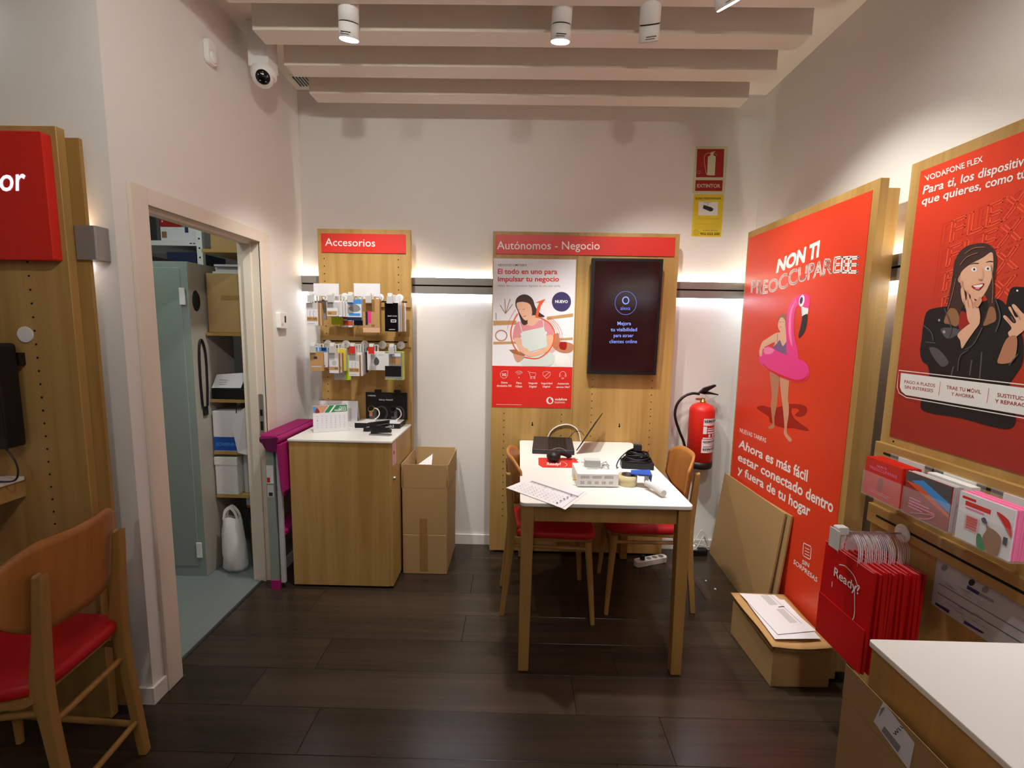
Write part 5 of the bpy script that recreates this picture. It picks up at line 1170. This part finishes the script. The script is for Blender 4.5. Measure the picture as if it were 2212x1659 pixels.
for i in range(26):
    x = 490+random.random()*700; y = 540+(x-490)*.56+random.choice((-230, 40, 75, 110, 300, 330, 380, 420, 460)); F.stroke([(x, y), (x+90+60*random.random(), y+75)], .0012, 'grey')
F.build('print', t, kind='stuff')
# flattened cardboard leaning on the flamingo panel
for k in range(2):
    lb = ['flattened cardboard sheet with slits leaning against the flamingo panel', 'second flattened cardboard sheet tucked behind the slitted one'][k]
    o1 = .024*k
    a = [Vector((1.283+o1*.5, 2.925-.02*k, .001)), Vector((1.240+o1, 2.175-.03*k, .001))]; tp = [Vector((1.287+o1*.5, 2.80-.02*k, .585-.02*k)), Vector((1.285+o1*.6, 2.145-.03*k, .592))]
    t = thing('flattened_box', lb, 'cardboard', tuple((a[0]+a[1])/2), 0, 'flattened cardboard sheets')
    nn = (a[1]-a[0]).cross(tp[0]-a[0]).normalized(); nn = nn if nn.x > 0 else -nn
    G().prism([a[0], a[1], tp[1], tp[0]], nn*.008, 'cardboard').build('sheet', t)
    if k == 0:
        q = G()
        for f, v0, v1 in ((.44, .0, .26), (.44, .74, 1)):
            b0 = a[0].lerp(a[1], f); b1 = tp[0].lerp(tp[1], f); c0, c1 = b0.lerp(b1, v0), b0.lerp(b1, v1); e = Vector((0, .0018, 0)); q.prism([c0-e, c0+e, c1+e, c1-e], -nn*.0006, 'tape')
        q.build('slits', t, kind='stuff')
# low box with papers
t = thing('cardboard_box', 'low cardboard box with sagging lid under papers beside the red bags', 'box', (1.18, 1.93, 0))
bx = [(1.062, 1.765), (1.302, 1.768), (1.302, 2.105), (1.052, 2.105)]
G().prism([(x, y, .0008) for x, y in bx], (0, 0, .165), 'cardboard').build('body', t, bevel=.004)
q = G(); nx_, ny_ = 10, 12; vs = []
for j in range(ny_+1):
    for i in range(nx_+1):
        u, v = i/nx_, j/ny_; x = 1.045+(1.298-1.045)*u; y = 1.745+(2.115-1.745)*v
        vs.append((x, y, .196+.004*math.sin(6*v+2*u)-.012*math.sin(math.pi*u)*(1-v)+.008*(1-u)*v))
q.add(vs, [(j*(nx_+1)+i, j*(nx_+1)+i+1, (j+1)*(nx_+1)+i+1, (j+1)*(nx_+1)+i) for j in range(ny_) for i in range(nx_)], 'kraft', True)
fl = q.build('lid', t); sm = fl.modifiers.new('solid', 'SOLIDIFY'); sm.thickness = .004; sm.offset = -1
G().prism([(1.054, 1.76, .166), (1.054, 2.104, .166), (1.052, 2.104, .192), (1.050, 1.76, .188)], (.004, 0, 0), 'cardboard').build('flap', t)
G().prism([(1.062, 1.762, .166), (1.296, 1.762, .166), (1.296, 1.756, .172), (1.20, 1.752, .166), (1.10, 1.752, .172), (1.062, 1.752, .186)], (0, .004, .006), 'cardboard').build('flap', t)
for k, (lb, qd) in enumerate((('lower envelope sheet on the low cardboard box', [(1.070, 1.775), (1.262, 1.785), (1.268, 2.06), (1.085, 2.085)]), ('upper printed letter on the low cardboard box', [(1.095, 1.80), (1.272, 1.83), (1.240, 2.09), (1.078, 2.098)]))):
    z = .2055+.004*k; t = sheet('letter', lb, qd, z); t['group'] = 'letters on the low box'
    if k:
        O = Vector((qd[0][0], qd[0][1], z+.0011)); F = Flat(O, Vector(qd[1]).to_3d()-Vector(qd[0]).to_3d(), Vector(qd[3]).to_3d()-Vector(qd[0]).to_3d(), (0, 0, 1), .0002)
        F.rect(.09, .19, .13, .27, 'grey_light'); F.rect(.12, .17, .15, .176, 'dark'); F.stroke([(.15, .05), (.14, .28)], .0015, 'indigo'); F.rect(.10, .06, .135, .16, 'grey_light'); F.build('print', t, kind='stuff')
# near counter at the right
KX, KY, KZ = .763, .937, .80
t = thing('cabinet', 'oak counter with plain white top beside the tall labelled carton', 'cabinet', (1.0, .6, 0))
G().rbox(KX, 1.312, .20, KY, KZ-.013, KZ, 'white_top', .008).build('worktop', t, bevel=.002)
G().box(KX+.006, 1.311, .206, KY-.006, .012, KZ-.0135, 'oak').build('body', t, bevel=.001, seg=1)
G().box(KX+.02, 1.31, .22, KY-.02, 0, .0119, 'void').build('plinth', t)
t = thing('cardboard_box', 'tall slim carton with a white shipping label leaning along the counter', 'box', (.72, .6, 0))
G().box(.688, .757, .30, .893, .001, .700, 'cardboard').build('body', t, bevel=.003)
G().box(.6865, .6878, .302, .891, .705, .776, 'cardboard').build('flap', t); G().box(.688, .757, .30, .893, .7005, .7045, 'cardboard').build('flap', t)
lb_ = [on('x', .6862, 1560+x/3.393, 1240+y/3.393) for x, y in ((1183, 935), (1412, 1240), (1370, 1440), (1110, 1080))]
q = G(); q.poly([(.6860, p.y, p.z) for p in lb_], 'paper'); lo = q.build('shipping_label', t)
F = Flat((.6860, 0, 0), (0, -1, 0), (0, 0, 1), (-1, 0, 0), .0003).zoom(1560, 1240, 3.393)
F.shape([(1190, 1115), (1310, 1265), (1290, 1310), (1170, 1150)], 'grey'); F.text_px('W11', (1270, 1190), (1330, 1130), (1250, 1165), (1305, 1110), 'dark', .02); F.shape([(1165, 985), (1190, 975), (1190, 990), (1150, 1050)], 'grey')
F.build('print', lo)

# ================================================================== alcove at the left
t = thing('wall_shelf', 'white-topped oak ledge fixed to the alcove panel behind the chair', 'shelf', (-2.0, 1.3, .86))
G().rbox(-2.5, -1.683, 1.06, 1.5215, .903, .915, 'white_top', .01).build('top', t, bevel=.002)
G().box(-2.49, -1.69, 1.07, 1.5215, .845, .9025, 'oak_x').build('apron', t)
t = thing('hanging_pouch', 'black device pouch hanging on the alcove panel above the ledge', 'pouch', (-1.73, 1.46, 1.02))
G().rbox(-1.86, -1.645, 1.44, 1.50, 1.03, 1.372, 'black', .012, 'y').build('body', t, bevel=.004)
G().lathe([(.026, 0), (.026, -.004)], 'white', (-1.63, YQ-.0008, 1.40), 'y', 20).build('hook_disc', t)
G().box(-1.75, -1.64, 1.5005, 1.5205, 1.3, 1.34, 'black').build('bracket', t)
G().tube(catmull([(-1.66, 1.45, 1.03), (-1.635, 1.45, .99), (-1.63, 1.45, .95), (-1.65, 1.45, .922), (-1.72, 1.45, .92)], False, 6), .0028, 'dark', 6).build('cord', t)

# ================================================================== stock room seen through the door
t = thing('metal_locker', 'grey-green steel locker with hinged door in the stock room', 'locker', (-2.1, 2.65, 0))
G().box(-2.48, -1.765, 2.497, 2.86, .0, 1.768, 'beige_metal').build('body', t, bevel=.003)
dl = G().box(-2.46, -1.806, 2.4915, 2.4968, .06, 1.735, 'teal_metal').build('door', t, bevel=.002, seg=1)
G().box(-2.478, -1.767, 2.4945, 2.4968, .001, 1.766, 'teal_metal').build('front_frame', t)
for z in (1.585, .16): G().box(-1.812, -1.782, 2.484, 2.4914, z-.045, z+.045, 'white_matte').build('hinge', dl, bevel=.002)
t = thing('key_cover', 'black oval cover on the side of the steel locker', 'cover', (-1.764, 2.54, 1.48))
G().lathe([(.0, .008), (.026, .006), (.03, .0004)], 'black', (0, 0, 0), 'z', 20, Matrix.Translation((-1.765, 2.545, 1.565)) @ Matrix.Rotation(math.pi/2, 4, 'Y') @ Matrix.Diagonal((1.9, 1, 1, 1)), cap=False).build('cover', t)
t = thing('lanyard', 'black printed lanyard hanging on the side of the steel locker', 'lanyard', (-1.755, 2.55, 1.0))
q = G(); lo_ = [(-1.757, 2.535, .98), (-1.757, 2.53, 1.12), (-1.757, 2.532, 1.27), (-1.757, 2.545, 1.345), (-1.757, 2.565, 1.345), (-1.757, 2.585, 1.27), (-1.757, 2.585, 1.12), (-1.757, 2.575, .98)]
q.tube(catmull(lo_, False, 5), .006, 'black', 6).build('strap', t); G().box(-1.760, -1.752, 2.54, 2.572, .93, .98, 'black').build('clasp', t)
# shelving
t = thing('wooden_shelving', 'brown board shelving with white uprights beside the steel locker', 'shelving', (-1.62, 2.8, 0))
for z in (.44, .70, 1.005, 1.385, 1.842): G().box(-1.755, -1.475, 2.60, 3.02, z-.009, z+.009, 'oak_x').build('shelf_board', t)
for x in (-1.757, -1.490):
    for y in (2.996, ): G().box(x, x+.018, y, y+.026, .0, 2.1, 'white_matte').build('upright', t)
def carton(label, x0, x1, y0, y1, z0, z1, m, prints=None, name='storage_box', lid=None):
    t = thing(name, label, 'box', ((x0+x1)/2, (y0+y1)/2, z0))
    G().box(x0, x1, y0, y1, z0, z1, m).build('body', t, bevel=.002, seg=1)
    if lid: G().box(x0-.003, x1+.003, y0-.003, y1, z1-lid[0], z1+.002, lid[1]).build('lid', t, bevel=.002, seg=1)
    if prints:
        F = Flat((x0, y0, z0), (1, 0, 0), (0, 0, 1), (0, -1, 0), .0005)
        w_, h_ = x1-x0, z1-z0
        for p in prints:
            if p[0] == 'r': F.rect(p[1]*w_, p[2]*h_, p[3]*w_, p[4]*h_, p[5])
            elif p[0] == 't': F.text(p[1], p[2]*w_, p[3]*h_, p[4], p[5], .03)
            elif p[0] == 'o': F.ring((p[1]*w_, p[2]*h_), (p[3], p[3]), p[4], p[5], 200, 400)
        F.build('print', t)
    return t
carton('big brown carton on the wooden shelf with papers on top', -1.75, -1.49, 2.615, 2.97, 1.3945, 1.722, 'cardboard', [('r', .3, .55, .7, .63, 'tape')])
for k in range(4):
    t = thing('paper_stack', ['lowest sheet bundle on the big brown carton', 'second sheet bundle on the big brown carton', 'third sheet bundle on the big brown carton', 'top sheet bundle on the big brown carton'][k], 'paper', (-1.6, 2.75, 1.723+.013*k), 0, 'paper bundles on the carton')
    G().box(-1.72+.01*(k % 2), -1.495, 2.63+.012*(k % 3), 2.9, 1.7225+.013*k, 1.7335+.013*k, 'paper_grey').build('bundle', t)
carton('brown carton on the top wooden shelf', -1.715, -1.49, 2.62, 2.98, 1.8515, 2.10, 'cardboard')
t = carton('white open-flap box with black tray on the stock shelf', -1.75, -1.56, 2.605, 2.85, 1.0145, 1.075, 'black')
G().prism([(-1.752, 2.612, 1.078), (-1.585, 2.612, 1.080), (-1.570, 2.66, 1.165), (-1.75, 2.66, 1.150)], (0, .003, 0), 'paper').build('open_flap', t)
F = Flat((-1.74, 2.612, 1.08), (1, 0, 0), (0, .5, .87), None, .001); 
for i in range(3): F.rect(.02, .02+.014*i, .065, .024+.014*i, 'grey_light')
F.build('print', t, kind='stuff')
carton('dark red and blue packet beside the open-flap box', -1.55, -1.48, 2.66, 2.9, 1.0145, 1.13, 'red_dark', [('r', 0, .6, 1, .9, 'navy')])
carton('white box with blue SCREENING band on the stock shelf', -1.752, -1.60, 2.602, 2.9, .7095, .945, 'paper', [('r', 0, .02, 1, .36, 'blue'), ('t', 'SCREENING', .08, .14, .026, 'sky')])
t = thing('paper_bag', 'white folded paper bag hanging over the shelf edge in the stock room', 'bag', (-1.56, 2.57, .7))
G().prism([(-1.598, 2.55, .93), (-1.54, 2.56, .975), (-1.50, 2.60, .97), (-1.505, 2.60, .76), (-1.545, 2.565, .70), (-1.585, 2.55, .715), (-1.605, 2.545, .85)], (.012, .03, 0), 'paper').build('bag', t, bevel=.003)
G().tube(catmull([(-1.585, 2.557, .945), (-1.575, 2.552, .985), (-1.555, 2.556, .995)], False, 5), .003, 'dark', 6).build('handle', t)
t = carton('white lidded archive box on the lower stock shelf', -1.754, -1.625, 2.602, 2.9, .4495, .672, 'white_matte', None, 'archive_box', (.045, 'white'))
carton('white carton with blue corner beside the archive box', -1.61, -1.485, 2.64, 2.9, .4495, .685, 'grey_light', [('r', .4, .75, 1, 1, 'navy'), ('r', .45, .3, 1, .5, 'paper'), ('r', .5, .0, .9, .15, 'dark')])
carton('small orange and white carton on the stock room floor shelf', -1.64, -1.50, 2.70, 2.95, .33, .42, 'orange', [('r', .0, .2, .6, .9, 'paper')])
carton('brown carton on the stock room floor beside the white carrier bag', -1.60, -1.48, 2.66, 2.98, .001, .265, 'cardboard')
carton('dark carton standing on the brown floor carton', -1.66, -1.48, 2.70, 2.98, .268, .327, 'dark')
# plastic carrier bag
t = thing('carrier_bag', 'crumpled white plastic carrier bag on the stock room floor', 'bag', (-1.64, 2.57, 0))
N = 28; rings = [(0.0, .86, .6), (.03, .98, 1), (.10, 1.0, 1.02), (.18, .95, .95), (.25, .88, .8), (.30, .80, .6), (.325, .70, .45)]
vs = []
for z, a, b in rings:
    for k in range(N):
        th = 2*math.pi*k/N; w_ = 1+.06*math.sin(5*th+z*40)+.04*math.sin(9*th-z*25)
        vs.append((-1.645+.066*a*w_*math.cos(th)-.03*z, 2.575+.055*b*w_*math.sin(th), .001+z+.006*math.sin(3*th)*(z > .2)))
G().add(vs, [(i*N+k, i*N+(k+1) % N, (i+1)*N+(k+1) % N, (i+1)*N+k) for i in range(len(rings)-1) for k in range(N)]+[tuple(range(N))], 'white_matte', True).build('body', t)
for s in (-1, 1):
    q = G(); arc = catmull([(-1.70, 2.575+.018*s, .315), (-1.69, 2.575+.014*s, .37), (-1.655, 2.575+.012*s, .395), (-1.62, 2.575+.014*s, .36), (-1.605, 2.575+.018*s, .30)], False, 6); n_ = len(arc)
    q.add([tuple(p) for p in arc]+[(p.x+(.012 if p.x < -1.655 else -.012), p.y, p.z-.014) for p in arc], [(i, i+1, n_+i+1, n_+i) for i in range(n_-1)], 'white_matte').build('handle', t)
# metal rack above the locker with router boxes
t = thing('metal_rack', 'white perforated steel rack standing behind the locker', 'rack', (-2.3, 3.15, 0))
G().box(-2.75, -2.045, 2.99, 3.35, 1.928, 1.958, 'white_matte').build('shelf', t)
G().box(-2.75, -2.045, 2.99, 3.35, 1.60, 1.625, 'white_matte').build('shelf', t)
up = G().box(-2.044, -2.008, 2.985, 3.01, 0, 2.5, 'white').build('upright', t)
q = G()
for k in range(16): q.lathe([(.006, 0), (.006, -.0008)], 'void', (-2.026, 2.985, 1.45+.058*k), 'y', 8)
q.build('punched_holes', up, kind='stuff')
q = G(); q.box(-2.09, -2.075, 2.9892, 2.9899, 1.940, 1.946, 'void').box(-2.068, -2.055, 2.9892, 2.9899, 1.940, 1.946, 'void').build('slots', t, kind='stuff')
carton('grey photo box on the white steel rack', -2.62, -2.285, 3.0, 3.3, 1.959, 2.26, 'grey_dark', [('r', .6, .55, 1, .8, 'grey'), ('r', .5, .0, .95, .5, 'dark'), ('r', 0, .82, 1, 1, 'navy')])
carton('red and white router box on the white steel rack', -2.28, -2.055, 3.0, 3.3, 1.959, 2.24, 'paper', [('r', 0, .3, .62, 1, 'red_dark'), ('r', .62, .3, .8, 1, 'grey'), ('r', .8, .4, 1, 1, 'hair_light'), ('o', .7, .72, .05, .006, 'paper'), ('r', .04, .06, .18, .2, 'hair_light'), ('r', .7, .18, .8, .3, 'navy'), ('r', .06, .4, .09, .44, 'paper'), ('r', .06, .5, .09, .54, 'paper'), ('r', .06, .6, .09, .64, 'paper')])
carton('blue box on the lower steel rack shelf behind the locker', -2.25, -2.06, 3.0, 3.3, 1.626, 1.89, 'navy', [('r', .0, .45, .8, .75, 'blue')])
carton('black and teal box on top of the locker', -2.44, -2.07, 2.62, 2.84, 1.769, 1.815, 'dark', [('r', .3, .1, .9, .9, 'teal_metal'), ('r', .34, .2, .86, .7, 'navy')])
